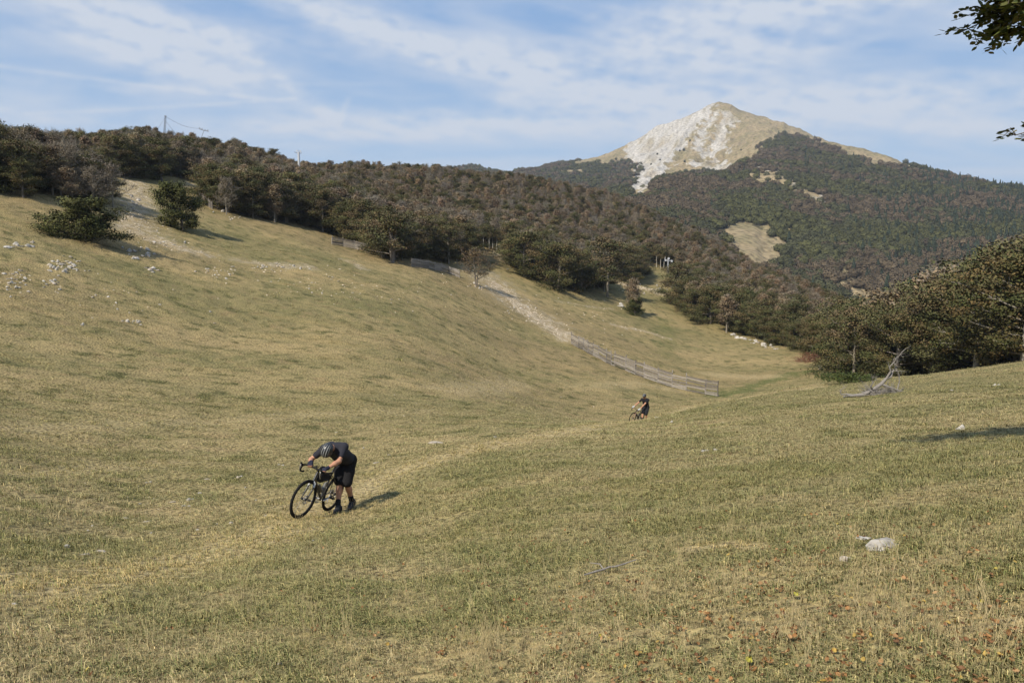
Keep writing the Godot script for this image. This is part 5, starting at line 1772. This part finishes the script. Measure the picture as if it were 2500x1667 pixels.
	part("body", body.done(), skin, o)
	for s in [-1.0, 1.0]:
		var em := MB.new()
		em.ball(c + face * 0.083 + ear * 0.032 * s - up * 0.002, Vector3.ONE * 0.012, 5, 8)
		part("eye", em.done(), mat(Color(0.09, 0.07, 0.06), 0.2, 0.5), o)
	var hm := MB.new()
	flesh(hm, [[c - face * 0.035 - up * 0.0, c - face * 0.05 - up * 0.055, 0.086, 0.066], [c + up * 0.02, c - face * 0.03 + up * 0.02, 0.083, 0.085]], 0.008, 0.02)
	part("hair", hm.done(), mat(Color(0.02, 0.014, 0.010), 0.7, 0.3), o)
	var cloth := mat(clothes.shirt, 0.9, 0.2)
	cloth.rim_enabled = true; cloth.rim = 0.15
	for g in [["jersey", shirt, cloth, clothes.cell], ["shorts", shorts, mat(clothes.shorts, 0.9, 0.2), clothes.cell]]:
		var gm := MB.new()
		flesh(gm, g[1], g[3], 0.035)
		part(g[0], gm.done(), g[2], o)
	for s in 2:
		var gm := MB.new()
		flesh(gm, gloves[s], 0.006, 0.008)
		part("glove", gm.done(), mat(clothes.glove, 0.85, 0.25), o)
	# helmet: a dark shell with raised pale ribs and vents between them
	var shell := MB.new()
	var hb := Basis(ear, up, face)
	var hc := c + up * 0.012 - face * 0.004
	for i in 13:
		for k in 33:
			var a := PI * 0.53 * i / 12.0
			var b := TAU * k / 32.0
			var vent := 0.0
			if i > 2 and i < 10: vent = maxf(0.0, sin(b * 6.0 + 0.4)) * 0.010 * sin(PI * (i - 2) / 8.0)
			var d := Vector3(sin(a) * cos(b), cos(a), sin(a) * sin(b))
			shell.vert(hc + hb * (d * (Vector3(0.108, 0.112, 0.138) - Vector3.ONE * vent)), hb * (d + Vector3(cos(b * 6.0 + 0.4) * 0.4 * vent * 60.0 * -sin(b), 0, cos(b * 6.0 + 0.4) * 0.4 * vent * 60.0 * cos(b))).normalized())
	for i in 12:
		for k in 32:
			var q := i * 33 + k
			shell.quad(q, q + 1, q + 34, q + 33)
	var helm := part("helmet", shell.done(), mat(Color(0.025, 0.027, 0.031), 0.35, 0.5), o)
	for r in [-0.72, -0.38, 0.0, 0.38, 0.72]:
		var rm := MB.new()
		var path := []
		var radii := []
		for i in 11:
			var t := lerpf(-1.15, 1.2, i / 10.0)
			var d := Vector3(sin(r) * (0.35 + 0.65 * cos(t) ** 0.5 if cos(t) > 0 else 0.35), cos(t) * cos(r), sin(t) * 0.99).normalized()
			path.append(hc + hb * (d * Vector3(0.110, 0.114, 0.140)))
			radii.append(0.0085 * (0.5 + 0.5 * sin(PI * i / 10.0)))
		rm.tube(path, radii, 6)
		part("rib", rm.done(), mat(clothes.rib if absf(r) < 0.6 else Color(0.06, 0.065, 0.07), 0.3, 0.5), helm)
	var sm2 := MB.new()
	for s in [-1.0, 1.0]: sm2.tube([hc + ear * 0.10 * s, c + ear * 0.088 * s - up * 0.05 + face * 0.02, c - up * 0.125 + face * 0.045], [0.006], 5)
	part("strap", sm2.done(), mat(Color(0.02, 0.02, 0.02), 0.8), helm)

func make_riders() -> void:
	# the near cyclist, bent over the handlebar
	var contact := find(724, 1268)
	var back := Vector3(-contact.x, 0, -contact.z).normalized()
	var vb := Basis(Vector3.UP.cross(back), Vector3.UP, back)
	var head_dir := vb * Vector3(-0.53, 0, 0.85)
	var bk := bike_frame(contact, head_dir, -0.27, 0.10)
	make_bike(bk, "black drop-bar bicycle with frame bag pushed by the bent-over cyclist", Color(0.010, 0.010, 0.012), Color(0.022, 0.022, 0.024), true)
	var bar := Vector3(0.92, 0.88, 0)
	var axis := (bk.xf.basis * (bk.steer.basis * Vector3(0, 0, 1))).normalized()
	var hl := bk.xf * bk.front(bar + Vector3(0.01, 0.02, -0.185))
	var hr := bk.xf * bk.front(bar + Vector3(0.0, 0.018, 0.13))
	var foot := find(825, 1252)
	var lf := foot + vb * Vector3(0.27, 0, -0.28)
	lf.y = ground_y(lf.x, lf.z)
	var r0 := foot
	var h := head_dir
	make_rider("cyclist in dark grey jersey and black shorts bent low over the handlebar", {
		root = foot, pelvis = r0 + vb * Vector3(0.17, 0.90, -0.30), chest = r0 + vb * Vector3(-0.045, 1.245, 0.17), neck = r0 + vb * Vector3(-0.105, 1.275, 0.27), crown = vb * Vector3(-0.46, -0.02, 0.86), face = vb * Vector3(-0.3, -0.9, -0.2), right = vb * Vector3(-0.85, 0, -0.53),
		shoulders = [r0 + vb * Vector3(0.125, 1.275, 0.25), r0 + vb * Vector3(-0.215, 1.225, 0.09)], hands = [hl, hr], fore = [(hl - (r0 + vb * Vector3(0.14, 0.93, 0.12))), (hr - (r0 + vb * Vector3(-0.4, 1.05, 0.05)))],
		elbow_hint = [vb * Vector3(1.0, -0.35, -0.25), vb * Vector3(-0.3, -0.3, -0.5)], bars = [bk.xf.basis * Vector3(0.3, 0.05, -0.9), axis], thumbs = [axis, -axis],
		feet = [lf, foot], toes = [vb * Vector3(-0.35, 0, 0.9), vb * Vector3(-0.45, 0, 0.9)], lift = [0.03, 0.0], knee_hint = [h, h],
	}, {shirt = Color(0.030, 0.031, 0.040), shorts = Color(0.017, 0.017, 0.019), sock = Color(0.02, 0.02, 0.022), glove = Color(0.025, 0.027, 0.045), rib = Color(0.24, 0.255, 0.27), cell = 0.0135})
	# the far cyclist, upright
	contact = on(1543, 47.0)
	back = Vector3(-contact.x, 0, -contact.z).normalized()
	vb = Basis(Vector3.UP.cross(back), Vector3.UP, back)
	bk = bike_frame(contact, vb * Vector3(-0.50, 0, 0.86), -0.25, 0.06)
	make_bike(bk, "dark drop-bar bicycle with reddish fork pushed by the upright far cyclist", Color(0.03, 0.02, 0.018), Color(0.22, 0.08, 0.05), false)
	axis = (bk.xf.basis * (bk.steer.basis * Vector3(0, 0, 1))).normalized()
	hl = bk.xf * bk.front(bar + Vector3(0.05, 0.03, -0.214))
	hr = bk.xf * bk.front(bar + Vector3(0.05, 0.03, 0.214))
	var lf2 := on(1581, 47.4)
	var rf := lf2 + vb * Vector3(-0.26, 0, 0.30)
	rf.y = ground_y(rf.x, rf.z)
	r0 = lf2
	make_rider("upright cyclist in black jersey and pale gloves farther down the meadow", {
		root = lf2, pelvis = r0 + vb * Vector3(-0.03, 0.92, -0.02), chest = r0 + vb * Vector3(-0.10, 1.40, 0.12), neck = r0 + vb * Vector3(-0.115, 1.47, 0.16), crown = vb * Vector3(-0.22, 0.86, 0.42), face = vb * Vector3(-0.45, -0.4, 0.75), right = vb * Vector3(-0.86, 0, -0.5),
		shoulders = [r0 + vb * Vector3(0.085, 1.385, 0.20), r0 + vb * Vector3(-0.28, 1.375, 0.02)], hands = [hl, hr], fore = [(hl - (r0 + vb * Vector3(0.05, 1.12, 0.25))), (hr - (r0 + vb * Vector3(-0.42, 1.15, 0.1)))],
		elbow_hint = [vb * Vector3(0.6, -0.5, -0.4), vb * Vector3(-0.5, -0.5, -0.4)], bars = [bk.xf.basis * Vector3(0.3, 0.05, -0.9), bk.xf.basis * Vector3(0.3, 0.05, 0.9)], thumbs = [axis, -axis],
		feet = [lf2, rf], toes = [vb * Vector3(-0.35, 0, 0.9), vb * Vector3(-0.5, 0, 0.85)], lift = [0.0, 0.02], knee_hint = [vb * Vector3(-0.4, 0, 0.9), vb * Vector3(-0.5, 0, 0.86)],
	}, {shirt = Color(0.017, 0.017, 0.02), shorts = Color(0.022, 0.023, 0.027), sock = Color(0.02, 0.02, 0.02), glove = Color(0.42, 0.45, 0.48), rib = Color(0.16, 0.18, 0.21), cell = 0.019})

# ------------------------------------------------------------------ grass, fallen leaves and the overhanging beech
func tuft_shape(seed_: int, blades: int, spread: float, tall: float, wide: float, sprawl: float) -> ArrayMesh:
	var rng := RandomNumberGenerator.new()
	rng.seed = seed_
	var mb := MB.new()
	for i in blades:
		var a := rng.randf() * TAU
		var p := Vector3(rng.randfn(0, 0.5), 0, rng.randfn(0, 0.5)) * spread
		var out := Vector3(cos(a), 0, sin(a))
		var side := Vector3(-out.z, 0, out.x) * wide * rng.randf_range(0.6, 1.2) * 0.5
		var h := tall * rng.randf_range(0.45, 1.15)
		var lean := sprawl * rng.randf_range(0.3, 1.3)
		var m := p + out * h * lean * 0.35 + Vector3(0, h * 0.62, 0)
		var t := p + out * h * lean + Vector3(0, h * lerpf(1.0, 0.75, minf(lean, 1.0)), 0)
		var dry := rng.randf()
		if dry < 0.6: mb.col = Color(0.72, 0.59, 0.305) * rng.randf_range(0.6, 1.2)
		elif dry < 0.72: mb.col = Color(0.33, 0.235, 0.125) * rng.randf_range(0.5, 1.1)
		else: mb.col = Color(0.255, 0.27, 0.11) * rng.randf_range(0.5, 1.3)
		var nn := (Vector3.UP + out * 0.35).normalized()
		p.y = -0.03
		var v0 := mb.vert(p - side, nn)
		var v1 := mb.vert(p + side, nn)
		var v2 := mb.vert(m + side * 0.8, nn)
		var v3 := mb.vert(m - side * 0.8, nn)
		var v4 := mb.vert(t, nn)
		mb.quad(v0, v1, v2, v3)
		mb.tri(v3, v2, v4)
	return mb.done()

func make_grass() -> void:
	var rng := RandomNumberGenerator.new()
	rng.seed = 404
	var blade := tinted(0.7, 0.25)
	blade.backlight_enabled = true
	blade.backlight = Color(0.25, 0.25, 0.2)
	var flats := []
	for k in [[2156, 1334, 80], [2065, 1367, 27], [2112, 1315, 22], [1723, 1101, 18], [1068, 1083, 32], [763, 1321, 8], [202, 1356, 22], [244, 1345, 20], [162, 1335, 10], [683, 1621, 14]]:
		var q := find(k[0], k[1])
		flats.append([flat(q), k[2] * dist(q) / FOCAL * 0.42])
	var shapes := []
	for k in 5: shapes.append(tuft_shape(500 + k, 16, 0.055, [0.026, 0.032, 0.022, 0.036, 0.020][k], 0.0038, [2.2, 1.7, 2.7, 1.5, 3.2][k]))
	var where := []
	var tints := []
	for k in 5: where.append([]); tints.append([])
	# rings: from, to, tufts per square metre, size
	for ring in [[3.0, 6.5, 640.0, 1.0], [6.5, 10.0, 420.0, 1.1], [10.0, 15.0, 240.0, 1.3], [15.0, 23.0, 95.0, 1.6], [23.0, 38.0, 30.0, 2.1], [38.0, 70.0, 8.0, 2.7], [70.0, 120.0, 2.5, 3.6]]:
		var n := int(0.66 * (ring[1] * ring[1] - ring[0] * ring[0]) * ring[2])
		for i in n:
			var r := sqrt(lerpf(ring[0] * ring[0], ring[1] * ring[1], rng.randf()))
			var a := rng.randf_range(-0.66, 0.66)
			var x := sin(a) * r
			var z := -cos(a) * r
			var p := Vector2(x, z)
			var c := patch_fine.get_noise_2d(x * 0.7, z)
			var d := patch.get_noise_2d(x * 3.1 + 90.0, z * 3.1)
			if rng.randf() < clampf(-d * 1.4 - 0.1, 0.0, 0.5): continue
			var k := rng.randi() % 5
			var s: float = ring[3] * rng.randf_range(0.65, 1.3) * (1.0 + c * 0.35)
			if rng.randf() < 0.012: s *= 1.6
			var under := false
			for q in flats:
				if (q[0] as Vector2).distance_to(p) < q[1]: under = true
			if under: continue
			var g := clampf(0.5 + c * 1.1 + d * 0.8 + patch.get_noise_2d(x * 0.55, z) * 0.8, 0.0, 1.0)
			var t := Color(1.0, 0.99, 1.0).lerp(Color(0.72, 0.78, 0.64), g) * rng.randf_range(0.7, 1.2)
			var w := strip_share(p, worn, c * 0.9)
			if w > 0.0:
				if rng.randf() < w * 0.7: continue
				t = t.lerp(Color(1.2, 1.1, 0.95), w)
			where[k].append(Transform3D(Basis(Vector3.UP, rng.randf() * TAU).scaled(Vector3(s, s * rng.randf_range(0.8, 1.15) / (1.0 + maxf(ring[3] - 1.3, 0.0) * 0.35), s)), Vector3(x, ground_y(x, z), z)))
			tints[k].append(t)
	for k in 5:
		many("grass", shapes[k], blade, where[k], tints[k], "short half-dry meadow grass", "grass")
	# a few tall dry stalks
	var sm := MB.new()
	for i in 7:
		var b := Vector3(rng.randfn(0, 0.03), -0.02, rng.randfn(0, 0.03))
		var t := b + Vector3(rng.randfn(0, 0.05), rng.randf_range(0.12, 0.26), rng.randfn(0, 0.05))
		sm.col = Color(0.52, 0.43, 0.24)
		sm.tube([b, b.lerp(t, 0.5) + Vector3(0.008, 0, 0), t], [0.0012, 0.001, 0.0008], 3, false)
		sm.tube([t - (t - b) * 0.14, t], [0.0026, 0.001], 3, false)
	var stalk := sm.done()
	where[0] = []; tints[0] = []
	for i in 420:
		var q := find(rng.randf_range(0, 2500), rng.randf_range(1180, 1660)) if i > 30 else find(1180 + rng.randfn(0, 45), 1600 + rng.randfn(0, 40))
		where[0].append(Transform3D(Basis(Vector3.UP, rng.randf() * TAU).scaled(Vector3.ONE * rng.randf_range(0.6, 1.1)), q))
		tints[0].append(Color.WHITE * rng.randf_range(0.8, 1.1))
	many("dry_stalks", stalk, blade, where[0], tints[0], "thin dry grass stalks standing above the turf", "grass")

func leaf_shape(curl: float, seed_: int) -> ArrayMesh:
	var rng := RandomNumberGenerator.new()
	rng.seed = seed_
	var mb := MB.new()
	mb.col = Color.WHITE
	var left := []
	var mid := []
	var right := []
	for i in 5:
		var t := i / 4.0
		var w := sin(PI * pow(t, 0.85)) * 0.34
		var y := curl * (t - 0.5) * (t - 0.5) * 1.6 + rng.randfn(0, 0.02)
		mid.append(Vector3(t - 0.5, y, 0))
		left.append(Vector3(t - 0.5, y + w * curl * 0.8 + rng.randfn(0, 0.02), w))
		right.append(Vector3(t - 0.5, y + w * curl * 0.5 + rng.randfn(0, 0.02), -w))
	for i in 4:
		for e in [left, right]:
			var nn: Vector3 = (mid[i + 1] - mid[i]).cross(e[i + 1] - mid[i])
			if nn.length() < 1e-6: nn = Vector3.UP
			nn = nn.normalized()
			if nn.y < 0.0: nn = -nn
			mb.quad(mb.vert(mid[i], nn), mb.vert(mid[i + 1], nn), mb.vert(e[i + 1], nn), mb.vert(e[i], nn))
	return mb.done()

func make_leaves() -> void:
	var rng := RandomNumberGenerator.new()
	rng.seed = 606
	var shapes := [leaf_shape(0.7, 1), leaf_shape(1.1, 2), leaf_shape(0.4, 3)]
	var dry := tinted(0.7, 0.3)
	dry.backlight_enabled = true
	dry.backlight = Color(0.3, 0.3, 0.3)
	var where := [[], [], []]
	var tints := [[], [], []]
	for i in 3400:
		var px := rng.randf_range(150, 2560)
		var py := rng.randf_range(1180, 1690)
		var chance := smoothstep(600.0, 1900.0, px) * smoothstep(1150.0, 1560.0, py)
		if px > 1500.0 and py > 1380.0: chance = maxf(chance, 0.55)
		chance *= 0.45 + patch_fine.get_noise_2d(px * 0.012, py * 0.02) * 1.6
		if rng.randf() > chance + 0.012: continue
		var p := find(px, py)
		for k in (1 if rng.randf() < 0.7 else rng.randi_range(2, 4)):
			var q := p + Vector3(rng.randfn(0, 0.05), 0, rng.randfn(0, 0.05)) * (0.0 if k == 0 else 1.0)
			q.y = ground_y(q.x, q.z) + rng.randf_range(0.018, 0.045)
			var s := rng.randf_range(0.022, 0.044)
			var shape := rng.randi() % 3
			where[shape].append(Transform3D(Basis.from_euler(Vector3(rng.randfn(0, 0.5), rng.randf() * TAU, rng.randfn(0, 0.5))).scaled(Vector3.ONE * s), q))
			var roll := rng.randf()
			var c := Color(0.27, 0.145, 0.06)
			if roll < 0.30: c = Color(0.17, 0.09, 0.045)
			elif roll < 0.50: c = Color(0.34, 0.21, 0.10)
			elif roll < 0.56: c = Color(0.40, 0.28, 0.08)
			elif roll < 0.57: c = Color(0.36, 0.30, 0.07)
			tints[shape].append(c * rng.randf_range(0.75, 1.15))
	for k in 3:
		many("fallen_leaves", shapes[k], dry, where[k], tints[k], "orange-brown beech leaves strewn over the grass", "leaves")
	var yellow := mat(Color(0.40, 0.37, 0.06), 0.6, 0.3)
	for k in [[1943, 1467, 0.055, "yellow-green fallen leaf among brown leaves right of centre"], [1828, 1631, 0.062, "yellow-green fallen leaf near the bottom edge"]]:
		var p := find(k[0], k[1])
		p.y = ground_y(p.x, p.z) + 0.05
		var o := part("fallen_leaf", shapes[2], yellow, self)
		o.transform = Transform3D(Basis.from_euler(Vector3(0.5, 1.0, 0.2)).scaled(Vector3.ONE * k[2]), p)
		tag(o, k[3], "leaf")

func make_near_beech() -> void:
	var rng := RandomNumberGenerator.new()
	rng.seed = 909
	var foot := Vector3(8.3, 0, -5.2)
	foot.y = ground_y(foot.x, foot.z)
	var o := thing("beech_tree", "green beech whose leafy branches hang into the upper right corner", "tree", foot)
	var wood := MB.new()
	wood.col = Color(0.17, 0.155, 0.135)
	var trunk := [Vector3(0, -0.5, 0), Vector3(0.1, 2.0, 0.1), Vector3(-0.1, 4.5, 0), Vector3(0, 7.0, -0.1), Vector3(-0.1, 9.6, 0)]
	wood.tube(trunk, [0.36, 0.28, 0.22, 0.14, 0.05], 10, false)
	part("trunk", wood.done(), bark, o)
	var boughs := MB.new()
	boughs.col = Color(0.13, 0.11, 0.09)
	var lf := MB.new()
	# limbs: tip (world), height on the trunk, twigs, leaves per twig
	var limbs := []
	for k in [[2352, 72, 11.0, 5.2, 16, 12], [2400, 40, 10.8, 5.2, 26, 14], [2430, 10, 10.4, 5.6, 34, 15], [2425, 70, 10.8, 5.0, 26, 15], [2480, 84, 10.8, 4.9, 28, 15], [2500, 30, 10.4, 5.2, 30, 15], [2478, 336, 11.2, 3.6, 6, 11], [2496, 346, 11.3, 3.4, 6, 11], [2510, 390, 11.4, 3.2, 5, 10]]:
		var d := Field.ray(k[0], k[1])
		var e := d / Vector2(d.x, d.z).length()
		limbs.append([EYE + e * float(k[2]), k[3], k[4], k[5]])
	limbs.append_array([[Vector3(2.3, 5.9, -8.5), 6.6, 26, 16], [Vector3(3.0, 6.0, -8.6), 6.6, 30, 18], [Vector3(3.9, 6.2, -8.4), 6.7, 30, 18], [Vector3(4.6, 6.3, -8.0), 6.6, 30, 18], [Vector3(5.2, 6.9, -7.4), 6.6, 26, 18], [Vector3(2.7, 6.7, -7.8), 6.8, 26, 16], [Vector3(3.6, 7.1, -7.5), 6.9, 26, 16], [Vector3(4.3, 6.0, -8.8), 6.4, 26, 16], [Vector3(4.9, 6.5, -8.5), 6.5, 26, 16]])
	for k in 16:
		var a := rng.randf_range(-1.0, 2.4)
		var rr := rng.randf_range(3.0, 5.2)
		limbs.append([foot + Vector3(cos(a) * rr, 4.6 + rng.randf() * 5.0, sin(a) * rr), rng.randf_range(3.6, 8.6), 22, 13])
	var nth := 0
	for l in limbs:
		nth += 1
		var shade := nth > 9 and nth < 19
		var tip: Vector3 = l[0] - foot
		var q := clampf(l[1] / 2.4, 0.0, 3.99)
		var from: Vector3 = (trunk[int(q)] as Vector3).lerp(trunk[int(q) + 1], q - int(q))
		from.y = l[1]
		var mid := from.lerp(tip, 0.5) + Vector3(0, 0.45, 0)
		var path := []
		for i in 9:
			var t := i / 8.0
			path.append(from.lerp(mid, t).lerp(mid.lerp(tip, t), t) + Vector3(rng.randfn(), rng.randfn(), rng.randfn()) * 0.03 * t)
		boughs.tube(path, [0.10, 0.085, 0.07, 0.055, 0.042, 0.03, 0.02, 0.013, 0.006], 5, false)
		var dir := (tip - from).normalized()
		for k in int(l[2] * (2.6 if shade else 1.35)):
			var t := 1.0 - pow(rng.randf(), 1.3) * 0.34
			var f := t * 8.0
			var b: Vector3 = path[mini(int(f), 7)].lerp(path[mini(int(f), 7) + 1], f - mini(int(f), 7))
			var td := (dir * rng.randf_range(0.2, 0.9) + Vector3(rng.randfn(0, 0.6), rng.randfn(0, 0.32), rng.randfn(0, 0.6))).normalized() * rng.randf_range(0.14, 0.4) * (2.0 if shade else 1.0)
			var e := b + td + Vector3(0, -0.05, 0)
			var m := b + td * 0.5 + Vector3(0, 0.04, 0)
			boughs.tube([b, m, e], [0.008, 0.005, 0.002], 4, false)
			var side := td.cross(Vector3.UP).normalized()
			for i in l[3]:
				var s: float = (i + 0.6) / l[3]
				var at := b.lerp(m, s).lerp(m.lerp(e, s), s)
				var out := (td.normalized() * 0.6 + side * (1.0 if i % 2 == 0 else -1.0) * 0.9 + Vector3(rng.randfn(0, 0.3), rng.randfn(0, 0.35) - 0.1, rng.randfn(0, 0.3))).normalized()
				var len_ := rng.randf_range(0.036, 0.052)
				var up := (Vector3.UP + Vector3(rng.randfn(), rng.randfn() * 0.5, rng.randfn()) * 0.5).normalized()
				var ac := out.cross(up).normalized() * len_ * 0.58
				lf.col = pick(rng, [Color(0.085, 0.11, 0.03), Color(0.065, 0.085, 0.026), Color(0.11, 0.125, 0.036), Color(0.095, 0.10, 0.034), Color(0.125, 0.11, 0.04)])
				lf.blade_leaf(at + out * (len_ + 0.012), out * len_, ac, up)
	part("boughs", boughs.done(), bark, o)
	part("leaves", lf.done(), leafage, o).set_meta("kind", "stuff")

func make_everything() -> void:
	bark = tinted(0.95, 0.2)
	leafage = tinted(0.75, 0.25)
	leafage.backlight_enabled = true
	leafage.backlight = Color(0.2, 0.2, 0.18)
	make_kinds()
	make_single_trees()
	make_woods()
	make_far_woods()
	make_lift()
	make_fences()
	make_near_beech()
	make_stones()
	make_dead_wood()
	make_riders()
	make_leaves()
	make_grass()

# ------------------------------------------------------------------ light and air
func make_sky() -> Sky:
	var w := 3072
	var h := 1536
	var data := PackedFloat32Array()
	data.resize(w * h * 3)
	var wisps := noise(FastNoiseLite.new(), 31, 0.55, 4)
	wisps.domain_warp_enabled = true
	wisps.domain_warp_amplitude = 0.5; wisps.domain_warp_frequency = 1.1; wisps.domain_warp_fractal_type = FastNoiseLite.DOMAIN_WARP_FRACTAL_NONE
	var veil := noise(FastNoiseLite.new(), 37, 2.2, 3)
	var fine := noise(FastNoiseLite.new(), 43, 0.16, 4)
	var fluff := noise(FastNoiseLite.new(), 41, 2.4, 4)
	# clouds: bearing, elevation, half width, half height (degrees), strength, slant
	var clouds := []
	for k in [[390, 100, 190, 58, 0.75, 0.1], [480, 175, 260, 45, 0.45, 0.18], [900, 60, 330, 42, 0.5, 0.3], [1180, 150, 420, 50, 0.5, 0.2], [1750, 110, 560, 85, 0.62, 0.0], [2150, 250, 600, 48, 0.75, 0.0],
			[1500, 300, 500, 45, 0.3, 0.0], [850, 325, 330, 22, 0.5, 0.0], [250, 15, 380, 32, 0.5, 0.12], [100, 200, 200, 14, 0.3, 0.0], [1950, 10, 450, 26, 0.5, 0.0], [2080, 105, 70, 12, 0.5, -0.1], [1700, 230, 330, 30, 0.35, 0.0],
			[1050, 290, 420, 30, 0.3, 0.0], [60, 290, 240, 20, 0.35, 0.0], [2400, 330, 300, 40, 0.3, 0.0], [2130, 110, 150, 45, -0.55, 0.0], [1060, 45, 110, 40, -0.35, 0.3], [1350, 70, 130, 40, -0.4, 0.2], [100, 130, 170, 28, -0.2, 0.1]]:
		var d: Vector3 = Field.ray(k[0], k[1])
		clouds.append([rad_to_deg(atan2(d.x, -d.z)), rad_to_deg(atan2(d.y, Vector2(d.x, d.z).length())), k[2] * 0.0285, k[3] * 0.0285, k[4], k[5]])
	# vapour trails: two ends and a half width in degrees, strength
	var trails := []
	for k in [[-20, 158, 660, 242, 0.13, 0.33], [60, 277, 720, 240, 0.10, 0.28], [540, 92, 830, 300, 0.45, 0.34], [850, 245, 828, 292, 0.22, 0.22], [700, 205, 920, 205, 0.1, 0.14], [1220, 98, 1240, 240, 0.8, 0.1]]:
		var a: Vector3 = Field.ray(k[0], k[1])
		var b: Vector3 = Field.ray(k[2], k[3])
		trails.append([Vector2(rad_to_deg(atan2(a.x, -a.z)), rad_to_deg(atan2(a.y, Vector2(a.x, a.z).length()))), Vector2(rad_to_deg(atan2(b.x, -b.z)), rad_to_deg(atan2(b.y, Vector2(b.x, b.z).length()))), k[4], k[5]])
	var low := Color(0.46, 0.62, 0.81)
	var mid := Color(0.245, 0.415, 0.70)
	var top := Color(0.115, 0.225, 0.48)
	var white := Color(0.645, 0.70, 0.79)
	for y in h:
		var el := (0.5 - (y + 0.5) / h) * PI
		if el < 0.0:
			for x in w:
				var o := (y * w + x) * 3
				data[o] = 0.30; data[o + 1] = 0.30; data[o + 2] = 0.27
			continue
		var deg := rad_to_deg(el)
		var base := low.lerp(mid, smoothstep(2.0, 17.0, deg))
		base = base.lerp(top, smoothstep(16.0, 80.0, deg))
		var s := 1.0 / (sin(el) + 0.14)
		var coarse := deg > 22.0
		var x := 0
		while x < w:
			var az := TAU * (x + 0.5) / w
			var bear := rad_to_deg(az)
			if bear > 180.0: bear -= 360.0
			var px := sin(az) * cos(el) * s
			var pz := -cos(az) * cos(el) * s
			var streak := wisps.get_noise_2d(px * 0.55 + pz * 0.25, pz * 1.0 - px * 0.1)
			var v := 0.34 + streak * 0.75 + veil.get_noise_2d(px, pz * 1.6) * 0.5
			if absf(bear) < 48.0 and deg < 24.0:
				var fibre := fluff.get_noise_2d(bear * 0.22 + 90.0, (deg + bear * 0.22) * 2.6) * 0.75 + fine.get_noise_2d(px * 0.5 + pz * 0.3, pz * 1.3 - px * 0.3) * 0.25
				v = 0.28 + streak * 0.6 + fibre * 0.15
				var ragged := fluff.get_noise_2d(bear, deg * 2.2)
				for c in clouds:
					var dx: float = (bear - c[0]) / c[2]
					if dx > -2.0 and dx < 2.0:
						var dy: float = (deg - c[1] + c[5] * (bear - c[0])) / c[3]
						var q := dx * dx + dy * dy
						if q < 5.0: v += c[4] * exp(-q * 1.1) * clampf(0.9 + ragged * 0.9 + fibre * 0.5, 0.0, 2.0)
				for t in trails:
					var p := Vector2(bear, deg)
					var near: Vector2 = Geometry2D.get_closest_point_to_segment(p, t[0], t[1])
					var d2: float = p.distance_to(near) / t[2]
					if d2 < 2.5: v += t[3] * 1.5 * exp(-d2 * d2) * (0.8 + ragged * 0.8)
			v = clampf(v, 0.03, 0.95)
			var cc := base.lerp(white, v)
			var o := (y * w + x) * 3
			data[o] = cc.r; data[o + 1] = cc.g; data[o + 2] = cc.b
			if coarse:
				for k in range(1, 4):
					data[o + k * 3] = cc.r; data[o + k * 3 + 1] = cc.g; data[o + k * 3 + 2] = cc.b
				x += 3
			x += 1
	var sky := Sky.new()
	var m := PanoramaSkyMaterial.new()
	m.panorama = ImageTexture.create_from_image(Image.create_from_data(w, h, false, Image.FORMAT_RGBF, data.to_byte_array()))
	sky.sky_material = m
	return sky

func _ready() -> void:
	var cam := Camera3D.new()
	cam.name = "Camera"
	cam.fov = rad_to_deg(2.0 * atan(833.5 / FOCAL))
	cam.near = 0.1; cam.far = 9000.0
	add_child(cam)
	cam.position = EYE
	cam.rotation.x = -PITCH
	var env := Environment.new()
	env.background_mode = Environment.BG_SKY
	env.sky = make_sky()
	env.background_energy_multiplier = 0.86
	env.tonemap_mode = Environment.TONE_MAPPER_LINEAR
	env.tonemap_exposure = 1.18
	env.sdfgi_enabled = true; env.ssao_enabled = true; env.ssil_enabled = true
	env.fog_enabled = true
	env.fog_light_color = Color(0.80, 0.86, 0.95)
	env.fog_density = 0.00010
	var we := WorldEnvironment.new()
	we.name = "WorldEnvironment"
	we.environment = env
	add_child(we)
	var sun := DirectionalLight3D.new()
	sun.name = "sun"
	sun.light_energy = 1.6
	sun.light_color = Color(1.0, 0.955, 0.88)
	sun.light_angular_distance = 0.5
	sun.shadow_enabled = true
	add_child(sun)
	sun.look_at_from_position(Vector3.ZERO, SUN_TRAVEL, Vector3.UP)

	survey_land()
	mark_land()
	mark_far()
	var turf := tinted(0.97, 0.15)
	turf.albedo_texture = grain(51, 34.0, 4, [0.0, grey(0.4), 0.30, grey(0.62), 0.45, grey(0.85), 0.6, Color(0.97, 0.96, 0.92), 1.0, Color(1, 1, 1)], 1024)
	turf.uv1_scale = Vector3(0.23, 0.23, 1)
	turf.heightmap_enabled = true
	turf.heightmap_texture = grain(52, 30.0, 4, [0.0, grey(0.0), 1.0, grey(1.0)], 1024)
	turf.heightmap_scale = 1.6
	make_land(turf)
	var rock := tinted(0.95, 0.2)
	rock.albedo_texture = grain(53, 50.0, 5, [0.0, grey(0.6), 0.5, grey(0.9), 1.0, grey(1.0)], 1024)
	rock.uv1_scale = Vector3(0.006, 0.006, 1)
	rock.heightmap_enabled = true
	rock.heightmap_texture = grain(54, 60.0, 5, [0.0, grey(0.0), 1.0, grey(1.0)], 1024)
	rock.heightmap_scale = 160.0
	make_far(rock)
	make_everything()
